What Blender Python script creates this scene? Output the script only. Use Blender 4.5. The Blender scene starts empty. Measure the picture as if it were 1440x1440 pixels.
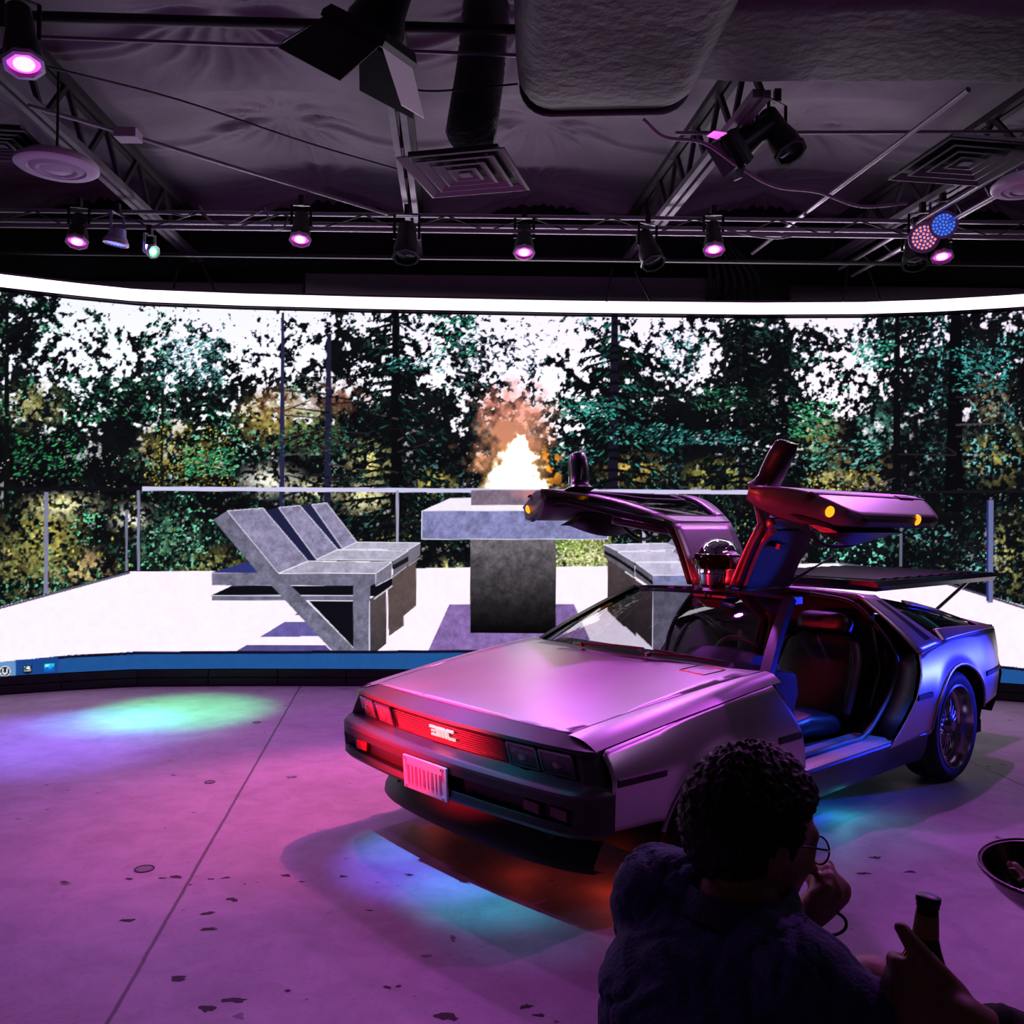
import bpy, bmesh, math, random
import numpy as np
from mathutils import Vector, Matrix, noise
random.seed(7); rng = np.random.default_rng(11)
PI = math.pi
scene = bpy.context.scene
C = scene.collection
sin, cos, R = math.sin, math.cos, math.radians

# ------------------------------------------------------------------ camera
F = 1250.0
PIT, ROL, CAMZ = .011, .012, 1.525
_fw = np.array([0, cos(PIT), sin(PIT)]); _r = np.array([1., 0, 0]); _u = np.cross(_r, _fw)
_r2 = _r*cos(ROL) + _u*sin(ROL); _u2 = -_r*sin(ROL) + _u*cos(ROL)
def at(u, v, Y):
    """world point seen at picture place (u, v), at distance Y into the room"""
    d = _fw + _r2*(u-720)/F - _u2*(v-720)/F
    d = d*(Y/d[1]); return Vector((d[0], d[1], d[2]+CAMZ))
def on_z(u, v, z):
    d = _fw + _r2*(u-720)/F - _u2*(v-720)/F
    d = d*((z-CAMZ)/d[2]); return Vector((d[0], d[1], z))
cam_data = bpy.data.cameras.new('camera'); cam = bpy.data.objects.new('camera', cam_data); C.objects.link(cam)
M = Matrix(((_r2[0], _u2[0], -_fw[0], 0), (_r2[1], _u2[1], -_fw[1], 0), (_r2[2], _u2[2], -_fw[2], CAMZ), (0, 0, 0, 1)))
cam.matrix_world = M
cam_data.sensor_width = 36; cam_data.lens = 36*F/1440; cam_data.clip_start = .05
scene.camera = cam
scene.view_settings.view_transform = 'Standard'
scene.view_settings.look = 'None'

# ------------------------------------------------------------------ materials
def lin(c):
    return tuple((x/255/12.92 if x/255 <= .04045 else ((x/255+.055)/1.055)**2.4) for x in c)
_mats = {}
def mat(name, col=(128,128,128), rough=.5, metal=0., var=.0, scale=8., bump=0., bscale=40., emit=None, es=1., aniso=0., spec=.5, trans=0., detail=4., coat=0.):
    if name in _mats: return _mats[name]
    m = bpy.data.materials.new(name); m.use_nodes = True
    nt = m.node_tree; b = nt.nodes['Principled BSDF']
    c = lin(col)
    b.inputs['Base Color'].default_value = (*c, 1)
    b.inputs['Roughness'].default_value = rough; b.inputs['Metallic'].default_value = metal
    b.inputs['Specular IOR Level'].default_value = spec
    b.inputs['Coat Weight'].default_value = coat
    if aniso: b.inputs['Anisotropic'].default_value = aniso
    if trans: b.inputs['Transmission Weight'].default_value = trans
    tc = nt.nodes.new('ShaderNodeTexCoord')
    if var:
        n = nt.nodes.new('ShaderNodeTexNoise'); n.inputs['Scale'].default_value = scale; n.inputs['Detail'].default_value = detail
        r = nt.nodes.new('ShaderNodeValToRGB'); r.color_ramp.elements[0].position = .3; r.color_ramp.elements[1].position = .7
        r.color_ramp.elements[0].color = (*[x*(1-var) for x in c], 1); r.color_ramp.elements[1].color = (*[min(1, x*(1+var)) for x in c], 1)
        nt.links.new(tc.outputs['Object'], n.inputs['Vector']); nt.links.new(n.outputs['Fac'], r.inputs['Fac']); nt.links.new(r.outputs['Color'], b.inputs['Base Color'])
    if bump:
        n2 = nt.nodes.new('ShaderNodeTexNoise'); n2.inputs['Scale'].default_value = bscale; n2.inputs['Detail'].default_value = 5
        bp = nt.nodes.new('ShaderNodeBump'); bp.inputs['Strength'].default_value = bump; bp.inputs['Distance'].default_value = .02
        nt.links.new(tc.outputs['Object'], n2.inputs['Vector']); nt.links.new(n2.outputs['Fac'], bp.inputs['Height']); nt.links.new(bp.outputs['Normal'], b.inputs['Normal'])
    if emit:
        b.inputs['Emission Color'].default_value = (*lin(emit), 1); b.inputs['Emission Strength'].default_value = es
    _mats[name] = m; return m
def glass(name, tint=(200,200,205), rough=.02, amount=1.0):
    if name in _mats: return _mats[name]
    m = bpy.data.materials.new(name); m.use_nodes = True; nt = m.node_tree; nt.nodes.clear()
    o = nt.nodes.new('ShaderNodeOutputMaterial'); mx = nt.nodes.new('ShaderNodeMixShader'); t = nt.nodes.new('ShaderNodeBsdfTransparent')
    g = nt.nodes.new('ShaderNodeBsdfGlossy'); lw = nt.nodes.new('ShaderNodeLayerWeight'); mm = nt.nodes.new('ShaderNodeMath'); mm.operation = 'MULTIPLY_ADD'
    lw.inputs['Blend'].default_value = .18; mm.inputs[1].default_value = .75*amount; mm.inputs[2].default_value = .03
    t.inputs['Color'].default_value = (*lin(tint), 1); g.inputs['Roughness'].default_value = rough
    nt.links.new(lw.outputs['Fresnel'], mm.inputs[0]); nt.links.new(mm.outputs[0], mx.inputs['Fac'])
    nt.links.new(t.outputs[0], mx.inputs[1]); nt.links.new(g.outputs[0], mx.inputs[2]); nt.links.new(mx.outputs[0], o.inputs['Surface'])
    _mats[name] = m; return m

# ------------------------------------------------------------------ object helpers
def tag(o, label=None, cat=None, group=None, kind=None):
    if label: o['label'] = label
    if cat: o['category'] = cat
    if group: o['group'] = group
    if kind: o['kind'] = kind
    return o
def empty(name, loc=(0,0,0), rz=0., parent=None):
    o = bpy.data.objects.new(name, None); C.objects.link(o); o.location = loc; o.rotation_euler = (0,0,rz); o.empty_display_size = .1
    if parent: o.parent = parent
    return o
def finish(name, me, m, parent=None, smooth=40):
    if smooth:
        me.shade_smooth()
        if smooth < 180: me.set_sharp_from_angle(angle=R(smooth))
    o = bpy.data.objects.new(name, me); C.objects.link(o)
    for mm in (m if isinstance(m, (list, tuple)) else [m]): me.materials.append(mm)
    if parent: o.parent = parent
    return o
def obj(name, bm, m, parent=None, smooth=40, bevel=0., solid=0., off=-1):
    bmesh.ops.recalc_face_normals(bm, faces=bm.faces) if not solid else None
    me = bpy.data.meshes.new(name); bm.to_mesh(me); bm.free()
    o = finish(name, me, m, parent, smooth)
    if solid:
        s = o.modifiers.new('s', 'SOLIDIFY'); s.thickness = solid; s.offset = off
    if bevel:
        b = o.modifiers.new('b', 'BEVEL'); b.width = bevel; b.segments = 2; b.limit_method = 'ANGLE'; b.angle_limit = R(40)
    return o
def B(): return bmesh.new()
def frame_z(d):
    d = Vector(d).normalized(); a = Vector((0,0,1)) if abs(d.z) < .95 else Vector((1,0,0))
    x = a.cross(d).normalized(); y = d.cross(x); return x, y, d
def box(bm, lo, hi, mtx=None):
    vs = [bm.verts.new((x,y,z)) for x in (lo[0],hi[0]) for y in (lo[1],hi[1]) for z in (lo[2],hi[2])]
    if mtx is not None:
        for v in vs: v.co = mtx @ v.co
    for f in ((0,1,3,2),(4,6,7,5),(0,4,5,1),(2,3,7,6),(0,2,6,4),(1,5,7,3)): bm.faces.new([vs[i] for i in f])
    return vs
def hexa(bm, p):
    """eight corners: bottom ring 0-3, top ring 4-7"""
    vs = [bm.verts.new(q) for q in p]
    for f in ((3,2,1,0),(4,5,6,7),(0,1,5,4),(1,2,6,5),(2,3,7,6),(3,0,4,7)): bm.faces.new([vs[i] for i in f])
def beam(bm, a, b, w, h=None, up=(0,0,1)):
    a, b = Vector(a), Vector(b); h = h or w; d = (b-a).normalized(); s = d.cross(Vector(up))
    if s.length < 1e-4: s = d.cross(Vector((0,1,0)))
    s.normalize(); u = s.cross(d)
    hexa(bm, [a-s*w/2-u*h/2, a+s*w/2-u*h/2, a+s*w/2+u*h/2, a-s*w/2+u*h/2, b-s*w/2-u*h/2, b+s*w/2-u*h/2, b+s*w/2+u*h/2, b-s*w/2+u*h/2])
def loft(bm, rings, closed=True, caps=True):
    vr = [[bm.verts.new(p) for p in r] for r in rings]
    n = len(vr[0])
    for a, b in zip(vr, vr[1:]):
        for i in range(n if closed else n-1):
            j = (i+1) % n
            bm.faces.new((a[i], a[j], b[j], b[i]))
    if caps and closed:
        bm.faces.new(vr[0][::-1]); bm.faces.new(vr[-1])
    return vr
def tube(bm, pts, r, n=10, caps=True):
    pts = [Vector(p) for p in pts]; rs = r if isinstance(r, (list, tuple)) else [r]*len(pts)
    rings = []; x0 = None
    for i, p in enumerate(pts):
        d = (pts[min(i+1, len(pts)-1)] - pts[max(i-1, 0)]).normalized()
        if x0 is None: x, y, _ = frame_z(d)
        else:
            x = (x0 - d*x0.dot(d)); x = x.normalized() if x.length > 1e-6 else frame_z(d)[0]; y = d.cross(x)
        x0 = x
        rings.append([p + (x*cos(2*PI*k/n) + y*sin(2*PI*k/n))*rs[i] for k in range(n)])
    loft(bm, rings, True, caps)
def lathe(bm, prof, n=32, origin=(0,0,0), axis=(0,0,1), caps=False):
    x, y, d = frame_z(axis); o = Vector(origin)
    rings = [[o + d*z + (x*cos(2*PI*k/n) + y*sin(2*PI*k/n))*max(r, 1e-4) for k in range(n)] for r, z in prof]
    loft(bm, rings, True, caps)
def spline(pts, n=8):
    pts = [Vector(p) for p in pts]; out = []
    P = [pts[0]*2-pts[1]] + pts + [pts[-1]*2-pts[-2]]
    for i in range(1, len(P)-2):
        for k in range(n):
            t = k/n; a, b, c, d = P[i-1], P[i], P[i+1], P[i+2]
            out.append(.5*((2*b) + (c-a)*t + (2*a-5*b+4*c-d)*t*t + (3*b-a-3*c+d)*t**3))
    out.append(pts[-1]); return out
def poly_panel(bm, outline, mapf, step=.06, step2=None):
    """a flat outline cut into a fine grid and bent onto a surface by mapf(a, b)"""
    t = bmesh.new()
    f = t.faces.new([t.verts.new((a, b, 0)) for a, b in outline])
    bmesh.ops.triangulate(t, faces=[f], ngon_method='BEAUTY')
    A = [p[0] for p in outline]; Bv = [p[1] for p in outline]; step2 = step2 or step
    for lo, hi, no, st in ((min(A), max(A), (1,0,0), step), (min(Bv), max(Bv), (0,1,0), step2)):
        k = lo+st
        while k < hi-1e-4:
            bmesh.ops.bisect_plane(t, geom=t.verts[:]+t.edges[:]+t.faces[:], plane_co=(k if no[0] else 0, k if no[1] else 0, 0), plane_no=no, dist=1e-6)
            k += st
    vm = {v: bm.verts.new(mapf(v.co.x, v.co.y)) for v in t.verts}
    for fc in t.faces:
        try: bm.faces.new([vm[v] for v in fc.verts])
        except ValueError: pass
    t.free()
def interp(x, xs, ys): return float(np.interp(x, xs, ys))
def blob(name, parts, m, parent=None, voxel=.012, smooth=6, disp=None):
    """closed shapes fused into one continuous skin"""
    bm = B()
    for p in parts:
        if p[0] == 'tube': tube(bm, p[1], p[2], 16)
        elif p[0] == 'ell':
            c, rad = Vector(p[1]), p[2]; mt = p[3] if len(p) > 3 else Matrix.Identity(3)
            s = bmesh.ops.create_uvsphere(bm, u_segments=24, v_segments=16, radius=1)
            for v in s['verts']: v.co = c + mt @ Vector((v.co.x*rad[0], v.co.y*rad[1], v.co.z*rad[2]))
        elif p[0] == 'cap':
            tube(bm, p[1], p[2], 14)
            rs = p[2] if isinstance(p[2], (list, tuple)) else [p[2]]*len(p[1])
            for q, rr in zip(p[1], rs):
                s = bmesh.ops.create_uvsphere(bm, u_segments=14, v_segments=10, radius=rr*1.0)
                for v in s['verts']: v.co += Vector(q)
        elif p[0] == 'loft': loft(bm, p[1])
    bmesh.ops.recalc_face_normals(bm, faces=bm.faces)
    me = bpy.data.meshes.new(name); bm.to_mesh(me); bm.free()
    t = bpy.data.objects.new('tmp', me); C.objects.link(t)
    rm = t.modifiers.new('r', 'REMESH'); rm.mode = 'VOXEL'; rm.voxel_size = voxel
    if smooth:
        sm = t.modifiers.new('s', 'SMOOTH'); sm.iterations = smooth; sm.factor = .5
    dg = bpy.context.evaluated_depsgraph_get()
    me2 = bpy.data.meshes.new_from_object(t.evaluated_get(dg)); me2.name = name
    bpy.data.objects.remove(t); bpy.data.meshes.remove(me)
    if disp:
        me2.update()
        for v in me2.vertices: v.co = disp(v.co.copy(), v.normal.copy())
    return finish(name, me2, m, parent, 180)
def copy_tree(o, parent=None):
    c = o.copy(); C.objects.link(c)
    if parent: c.parent = parent
    for ch in list(o.children): copy_tree(ch, c)
    return c
# ================================================================== LED video wall
PATH = np.array([[-5.5,6.82],[-4.95,7.24],[-4.37,7.58],[-3.9,7.82],[-3.40,8.03],[-2.5,8.13],[-1.31,8.2],[.53,8.25],[2.2,8.24],[3.2,8.17],[3.8,8.05],[4.31,7.89],[4.9,7.65],[5.6,7.28]])
_seg = np.concatenate([[0], np.cumsum(np.linalg.norm(np.diff(PATH, axis=0), axis=1))])
SLEN = _seg[-1]
def wall_xy(s, off=0.):
    x = np.interp(s, _seg, PATH[:,0]); y = np.interp(s, _seg, PATH[:,1])
    if np.isscalar(off) and off == 0: return x, y
    e = .05; dx = np.interp(s+e, _seg, PATH[:,0])-np.interp(s-e, _seg, PATH[:,0]); dy = np.interp(s+e, _seg, PATH[:,1])-np.interp(s-e, _seg, PATH[:,1])
    l = np.hypot(dx, dy); return x+off*dy/l, y-off*dx/l     # positive off: into the room
Z0, Z1 = .155, 3.44
# ---- the picture on the wall, drawn on a flat canvas
SC = 2; U0, U1, V0, V1 = -70, 1520, 408, 972
W_, H_ = (U1-U0)*SC, (V1-V0)*SC
img = np.zeros((H_, W_, 3), np.float32); lab = np.zeros((H_, W_), np.uint8)
vv, uu = np.mgrid[0:H_, 0:W_].astype(np.float32); uu = uu/SC+U0; vv = vv/SC+V0
def vnoise(scale, seed, oct=4):
    r = np.random.default_rng(seed); out = np.zeros((H_, W_), np.float32); amp = 1.; tot = 0
    for o in range(oct):
        sx = max(2, int((U1-U0)/scale)+2); sy = max(2, int((V1-V0)/scale)+2)
        g = r.random((sy, sx)).astype(np.float32)
        fx = np.arange(W_)/SC/scale; fy = np.arange(H_)/SC/scale
        ix = np.clip(fx.astype(int), 0, sx-2); iy = np.clip(fy.astype(int), 0, sy-2)
        tx = np.clip(fx-ix, 0, 1); ty = np.clip(fy-iy, 0, 1); tx = tx*tx*(3-2*tx); ty = ty*ty*(3-2*ty)
        g0 = g[iy][:, ix]*(1-tx)+g[iy][:, ix+1]*tx; g1 = g[iy+1][:, ix]*(1-tx)+g[iy+1][:, ix+1]*tx
        out += amp*(g0*(1-ty)[:,None]+g1*ty[:,None]); tot += amp; amp *= .55; scale /= 2.1
    return out/tot
def cov_map():
    rows = {420:[(-70,.95),(30,.85),(70,.5),(110,.06),(300,.02),(380,.05),(400,.25),(420,.05),(500,.35),(550,.6),(600,.25),(650,.3),(700,.08),(780,.05),(850,.6),(900,.35),(980,.1),(1040,.75),(1090,.6),(1120,.1),(1170,.05),(1210,.4),(1260,.8),(1520,.93)],
     470:[(-70,.95),(60,.85),(100,.45),(150,.2),(200,.5),(260,.55),(310,.2),(340,.12),(380,.4),(440,.35),(500,.6),(550,.82),(600,.45),(650,.55),(700,.45),(760,.12),(800,.2),(860,.75),(920,.5),(980,.45),(1040,.9),(1100,.85),(1140,.3),(1180,.3),(1230,.65),(1290,.9),(1520,.93)],
     520:[(-70,.92),(50,.8),(110,.55),(170,.6),(220,.72),(290,.65),(330,.2),(380,.32),(440,.6),(500,.7),(550,.9),(610,.7),(660,.55),(720,.45),(780,.28),(820,.4),(860,.88),(930,.82),(990,.7),(1050,.97),(1110,.95),(1150,.35),(1190,.35),(1240,.75),(1300,.92),(1520,.93)],
     570:[(-70,.95),(60,.82),(110,.72),(170,.85),(230,.9),(300,.8),(340,.5),(390,.3),(430,.5),(470,.75),(540,.95),(620,.93),(680,.7),(740,.5),(800,.5),(850,.92),(930,.93),(1000,.92),(1060,.98),(1120,.95),(1160,.62),(1200,.75),(1260,.93),(1520,.95)],
     610:[(-70,1),(100,.95),(250,.97),(340,.9),(420,.92),(540,1),(700,.9),(760,.8),(800,.9),(900,1),(1160,.9),(1300,1),(1520,1)], 660:[(-70,1),(1520,1)], 980:[(-70,1),(1520,1)]}
    ys = sorted(rows); ux = np.arange(U0, U1, 1/SC)
    G = np.array([np.interp(ux, [p[0] for p in rows[y]], [p[1] for p in rows[y]]) for y in ys])
    fy = np.interp(np.arange(H_)/SC+V0, ys, np.arange(len(ys))); i = np.clip(fy.astype(int), 0, len(ys)-2); t = (fy-i)[:,None]
    return (G[i]*(1-t)+G[i+1]*t).astype(np.float32)
cov = cov_map()
def patch(cx, cy, rx, ry):   # soft ellipse mask
    return np.clip(1.3-np.sqrt(((uu-cx)/rx)**2+((vv-cy)/ry)**2)*1.3, 0, 1)
n1, n2, n3 = vnoise(13, 1, 3), vnoise(40, 2, 4), vnoise(5, 3, 2)
sky = np.stack([232+10*(uu/1440), 236-8*np.clip(uu/1440, 0, 1), 252+0*uu], -1)
sky += (np.clip((vv-430)/200, 0, 1)*14)[...,None]
sky = np.minimum(sky, 255)
nA, nB = vnoise(7, 8, 3), vnoise(3.6, 9, 2)
leafm = vnoise(34, 5, 2)*.42+n1*.42+nA*.75+nB*.35; q = np.argsort(np.argsort(leafm[::7, ::7].ravel()))/leafm[::7, ::7].size
srt = np.sort(leafm[::7, ::7].ravel()); rank = np.interp(leafm, srt, np.linspace(0, 1, srt.size)).astype(np.float32)
fol = np.clip((cov**1.02 - rank)*11+.5, 0, 1)
dark = np.stack([8+12*n2**2, 8+14*n2**2, 12+12*n2**2], -1).astype(np.float32)
_ux = [-70,120,330,420,500,660,720,800,900,1110,1180,1290,1520]
_pal = np.array([(30,92,70),(34,112,74),(40,104,78),(48,78,58),(18,46,42),(20,54,50),(60,84,96),(30,92,86),(14,44,42),(16,48,42),(44,122,98),(36,98,96),(34,86,92)], float)
palette = np.stack([np.interp(uu[0], _ux, _pal[:, k]) for k in range(3)], -1)[None].astype(np.float32)
hl_ = vnoise(5.5, 90, 2)*.55+vnoise(2.8, 91, 2)*.45; cl_ = np.clip((vnoise(34, 92, 3)-.50)*6, 0, 1)
hk = np.clip((hl_-.54)*7, 0, 1)*(.06+.94*cl_)
palette = palette*.72+palette.mean(-1, keepdims=True)*.24
tone = (.35+1.5*vnoise(11, 93, 3)**1.6)[...,None]
hk = hk*(1-.45*np.clip((vv-590)/70, 0, 1)*(n2 < .52))
dark = dark*(1-hk[...,None])+np.clip(palette*tone*1.25, 0, 255)*hk[...,None]
hot_ = (np.clip((vnoise(4.2, 94, 2)-.66)*14, 0, 1)*np.clip((vnoise(48, 95, 3)-.46)*6, 0, 1))[...,None]
dark = dark*(1-hot_)+np.clip(palette*1.9+24, 0, 235)*hot_
low = np.clip((vv-560)/90, 0, 1)
img[:] = sky*(1-fol[...,None])+dark*fol[...,None]
# lit thicket seen between the trunks
def glow(cx, cy, rx, ry, col, k, seed, scale=8):
    col = tuple(c*.8+sum(col)/3*.2 for c in col)
    m_ = .9*patch(cx, cy, rx, ry)*np.clip((vnoise(scale, seed, 2)*.6+nB*.4-.64+.34*k)*9, 0, 1)*np.clip((vv-440)/20, 0, 1)
    img[:] = img*(1-m_[...,None])+np.minimum(np.array(col, np.float32)*(.35+1.1*nB+.25*nA)[...,None], 255)*m_[...,None]
for a in ((385,590,70,50,(150,128,50),.75,21),(390,565,40,30,(120,70,45),.5,22),(250,640,75,55,(140,122,48),.55,23),(50,570,60,45,(120,118,60),.5,24),(440,600,60,50,(90,110,60),.5,25),
          (380,675,60,30,(255,240,200),.7,26),(440,690,50,25,(235,225,160),.6,27),(520,650,45,40,(225,210,110),.55,28),(515,700,50,32,(240,228,150),.75,29),(610,680,40,25,(190,170,60),.5,30),
          (470,560,60,30,(120,70,50),.55,31),(60,760,75,70,(170,160,62),.62,32),(90,710,70,25,(230,220,150),.7,33),(30,800,70,60,(110,112,52),.5,34),(120,800,60,40,(180,150,90),.4,35),
          (185,730,40,30,(230,225,190),.6,36),(240,760,60,50,(60,110,80),.5,37),(300,800,70,40,(120,115,50),.45,38),(820,785,60,40,(230,222,150),1.0,39),(800,765,50,20,(110,150,50),.7,40),
          (1150,620,45,40,(120,112,50),.65,41),(1165,600,30,20,(150,100,80),.5,42),(1210,660,70,40,(110,100,52),.45,43),(1170,685,50,30,(190,180,90),.35,44),(1010,670,60,30,(180,176,60),.5,45),
          (890,660,60,30,(190,150,60),.5,46),(1400,640,60,60,(130,120,50),.4,47),(1395,560,40,40,(130,110,80),.4,48),(1240,600,40,50,(50,110,95),.45,49),(1420,780,40,80,(150,150,70),.4,50),(790,700,40,20,(230,200,110),.6,51),(630,800,30,20,(200,190,110),.5,52),(540,770,50,30,(120,110,50),.4,53)): glow(*a)
# trunks and boughs
def stroke(p0, p1, w0, w1, col, a=1.):
    L = max(2, int(math.hypot(p1[0]-p0[0], p1[1]-p0[1])*SC)); c = np.array(col, np.float32)
    for i in range(L+1):
        t = i/L; x = (p0[0]+(p1[0]-p0[0])*t-U0)*SC; y = (p0[1]+(p1[1]-p0[1])*t-V0)*SC; w = (w0+(w1-w0)*t)*SC/2
        x0, x1, y0, y1 = int(x-w), int(x+w)+1, int(y-.5), int(y+.5)+1
        if abs(p1[0]-p0[0]) > abs(p1[1]-p0[1]): x0, x1, y0, y1 = int(x-.5), int(x+.5)+1, int(y-w), int(y+w)+1
        if x1 > 0 and y1 > 0 and x0 < W_ and y0 < H_:
            x0, y0 = max(x0, 0), max(y0, 0); img[y0:y1, x0:x1] = img[y0:y1, x0:x1]*(1-a)+c*a
def splats(n, region, cols, size=(2,5), elong=2.2, ang=None, alpha=.9, cmask=None, seed=0):
    r = np.random.default_rng(seed+100); x0, y0, x1, y1 = region
    cols = np.array(cols, np.float32)
    for k in range(n):
        cx, cy = r.uniform(x0, x1), r.uniform(y0, y1)
        ix, iy = int((cx-U0)*SC), int((cy-V0)*SC)
        if not (8 < ix < W_-9 and 8 < iy < H_-9): continue
        if cmask is not None and r.random() > cmask(cx, cy, ix, iy): continue
        s = r.uniform(*size)*SC/2; a = r.uniform(0, PI) if ang is None else r.normal(*ang)
        h = int(s*elong)+1; h = min(h, 14)
        yy, xx = np.mgrid[-h:h+1, -h:h+1]
        ca, sa = cos(a), sin(a)
        e = ((xx*ca+yy*sa)/(s*elong*.5+.3))**2 + ((-xx*sa+yy*ca)/(s*.5+.3))**2
        m_ = (np.clip(1.4-e, 0, 1)*alpha).astype(np.float32)
        ys, ye, xs, xe = iy-h, iy+h+1, ix-h, ix+h+1
        if ys < 0 or xs < 0 or ye > H_ or xe > W_: continue
        c = cols[r.integers(len(cols))]*r.uniform(.6, 1.25)
        img[ys:ye, xs:xe] = img[ys:ye, xs:xe]*(1-m_[...,None])+c*m_[...,None]
clump = np.clip((vnoise(30, 6, 3)-.47)*6, 0, 1)*np.clip((vnoise(9, 7, 2)-.3)*3, 0, 1)
on_leaf = lambda cx, cy, ix, iy: fol[iy, ix]*clump[iy, ix]
on_dark = lambda cx, cy, ix, iy: fol[iy, ix]*(1-.8*clump[iy, ix])
DK = [(8,12,14),(14,22,20),(5,8,10),(20,34,28)]
GR = [(28,84,58),(44,120,80),(24,66,54),(70,150,105),(18,50,44)]
TL = [(22,84,80),(50,140,130),(30,66,70),(100,190,180),(16,48,54)]
YL = [(150,140,44),(190,176,70),(110,104,36),(220,206,110)]
for x, w, ya, c in ((398,7,440,(38,36,70)),(463,10,470,(30,30,56)),(557,16,440,(10,9,14)),(865,15,430,(22,18,34)),(1042,5,440,(20,18,26)),(1262,12,440,(10,10,16)),(1345,26,430,(8,8,12)),(1020,4,450,(20,20,24)),(230,5,520,(18,22,20)),(10,8,420,(12,14,14)),(1475,14,420,(8,10,12))):
    stroke((x, ya), (x+random.uniform(-4,4), 720), w*.55, w, c)
for k in range(46):
    x, y = random.choice([(398,0),(463,0),(865,0),(463,0),(1200,0),(1345,0),(463,0),(560,0),(520,0)])[0], random.uniform(545, 700)
    d = random.choice([-1, 1]); l = random.uniform(30, 90)
    stroke((x, y), (x+d*l, y+random.uniform(-25, 14)), 2.2, .7, random.choice([(34,30,36),(70,58,60),(16,16,20)]), .85)
# conifer boughs: layered drooping fronds
def conifer(x, y0, y1, wmax, cols, seed):
    r = random.Random(seed); y = y0
    while y < y1:
        t = (y-y0)/(y1-y0); w = wmax*(.25+.75*t)*r.uniform(.6, 1.1)
        for d in (-1, 1):
            ex, ey = x+d*w, y+w*r.uniform(.02, .32)
            stroke((x, y), (ex, ey), 4, 1, (8,10,12), .95)
            for k in range(int(w/3.2)):
                f = r.uniform(.12, 1); px, py = x+(ex-x)*f, y+(ey-y)*f
                c = np.array(r.choice(cols))*r.uniform(.6, 1.2); l = r.uniform(5, 13)
                stroke((px, py), (px+d*l*.75, py+l*r.uniform(.15, .8)), 3.0, 1.0, c, .9)
        y += r.uniform(9, 17)
conifer(555, 445, 760, 95, DK+DK+[(24,62,56)], 1); conifer(1045, 445, 700, 70, DK+DK+[(20,44,36)], 2); conifer(865, 455, 690, 105, DK+DK+TL[:2], 3)
conifer(1100, 500, 700, 50, DK, 4); conifer(290, 560, 700, 70, DK+DK+[(24,70,54)], 5)
splats(1500, (-60, 440, 340, 700), GR+TL+[(90,190,120)], (2,5), cmask=on_leaf, seed=2, alpha=.7)
splats(500, (200, 450, 320, 545), [(110,180,175),(60,110,110),(40,80,80)], (1.5,4), seed=3, cmask=lambda cx,cy,ix,iy: .8*fol[iy,ix])
splats(400, (620, 440, 800, 560), [(60,84,96),(90,110,130),(40,100,90),(30,50,60)], (1.2,3), cmask=on_leaf, seed=5, alpha=.7)
splats(1300, (1120, 440, 1500, 700), TL+TL+GR+[(90,170,200)], (1.5,4.5), cmask=on_leaf, seed=7, alpha=.7)
for i, (cx, cy, rx, ry, pal, n) in enumerate(((585,512,40,12,TL,120),(830,575,40,16,[(60,170,150),(30,120,110)],160),(905,610,55,14,TL,200),(1010,560,40,16,GR,120),(1000,615,50,10,TL,150),(960,500,30,30,TL,120),(295,650,35,20,[(50,150,100),(90,200,140),(30,110,80)],260),(1145,590,35,25,[(40,140,90),(70,180,120)],180),(1230,500,30,20,[(50,160,130)],120),(1380,520,40,30,[(60,190,180),(40,130,130)],160),(70,640,50,30,[(50,160,90),(40,120,70)],160),(150,560,60,30,GR,200),(640,470,30,30,[(40,150,110),(30,100,90)],150),(800,640,40,14,TL,100),(1190,640,50,20,[(40,140,120),(100,180,170)],160),(700,500,60,30,[(70,80,96)],120),(270,510,45,35,[(120,190,190),(60,120,120)],260),(440,620,50,20,GR,120))):
    splats(n, (cx-rx, cy-ry, cx+rx, cy+ry), pal, (2,4.5), 3., seed=30+i, ang=(.35 if i % 2 else -.3, .5))
splats(900, (-60, 692, 200, 850), YL+GR+DK+[(215,205,90)], (3,8), 1.8, seed=60, cmask=lambda cx,cy,ix,iy: .15+.85*clump[iy,ix]); splats(500, (180, 692, 480, 800), DK+GR+[(110,104,40)], (2,5), seed=61)
splats(500, (420, 692, 700, 800), DK*2+[(170,160,80),(60,80,50)], (2,4), seed=62); splats(700, (780, 750, 860, 805), [(240,235,190),(200,200,110),(110,150,60),(90,110,40)], (2,4), seed=63)
splats(900, (1100, 690, 1500, 850), DK*2+TL+[(120,120,60),(100,170,160)], (1.5,4), seed=64); splats(300, (860, 692, 1100, 780), DK*2+GR+YL, (2,4), seed=65)
splats(110, (1130, 660, 1240, 700), YL+[(230,220,120)], (2,4), seed=66); splats(350, (200, 600, 330, 690), YL, (1.5,3.5), seed=67)
splats(200, (-60, 640, 200, 700), [(210,215,190),(150,150,100),(240,235,220)], (1.2,3), seed=68, alpha=.8, cmask=lambda *a: .45)
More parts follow.
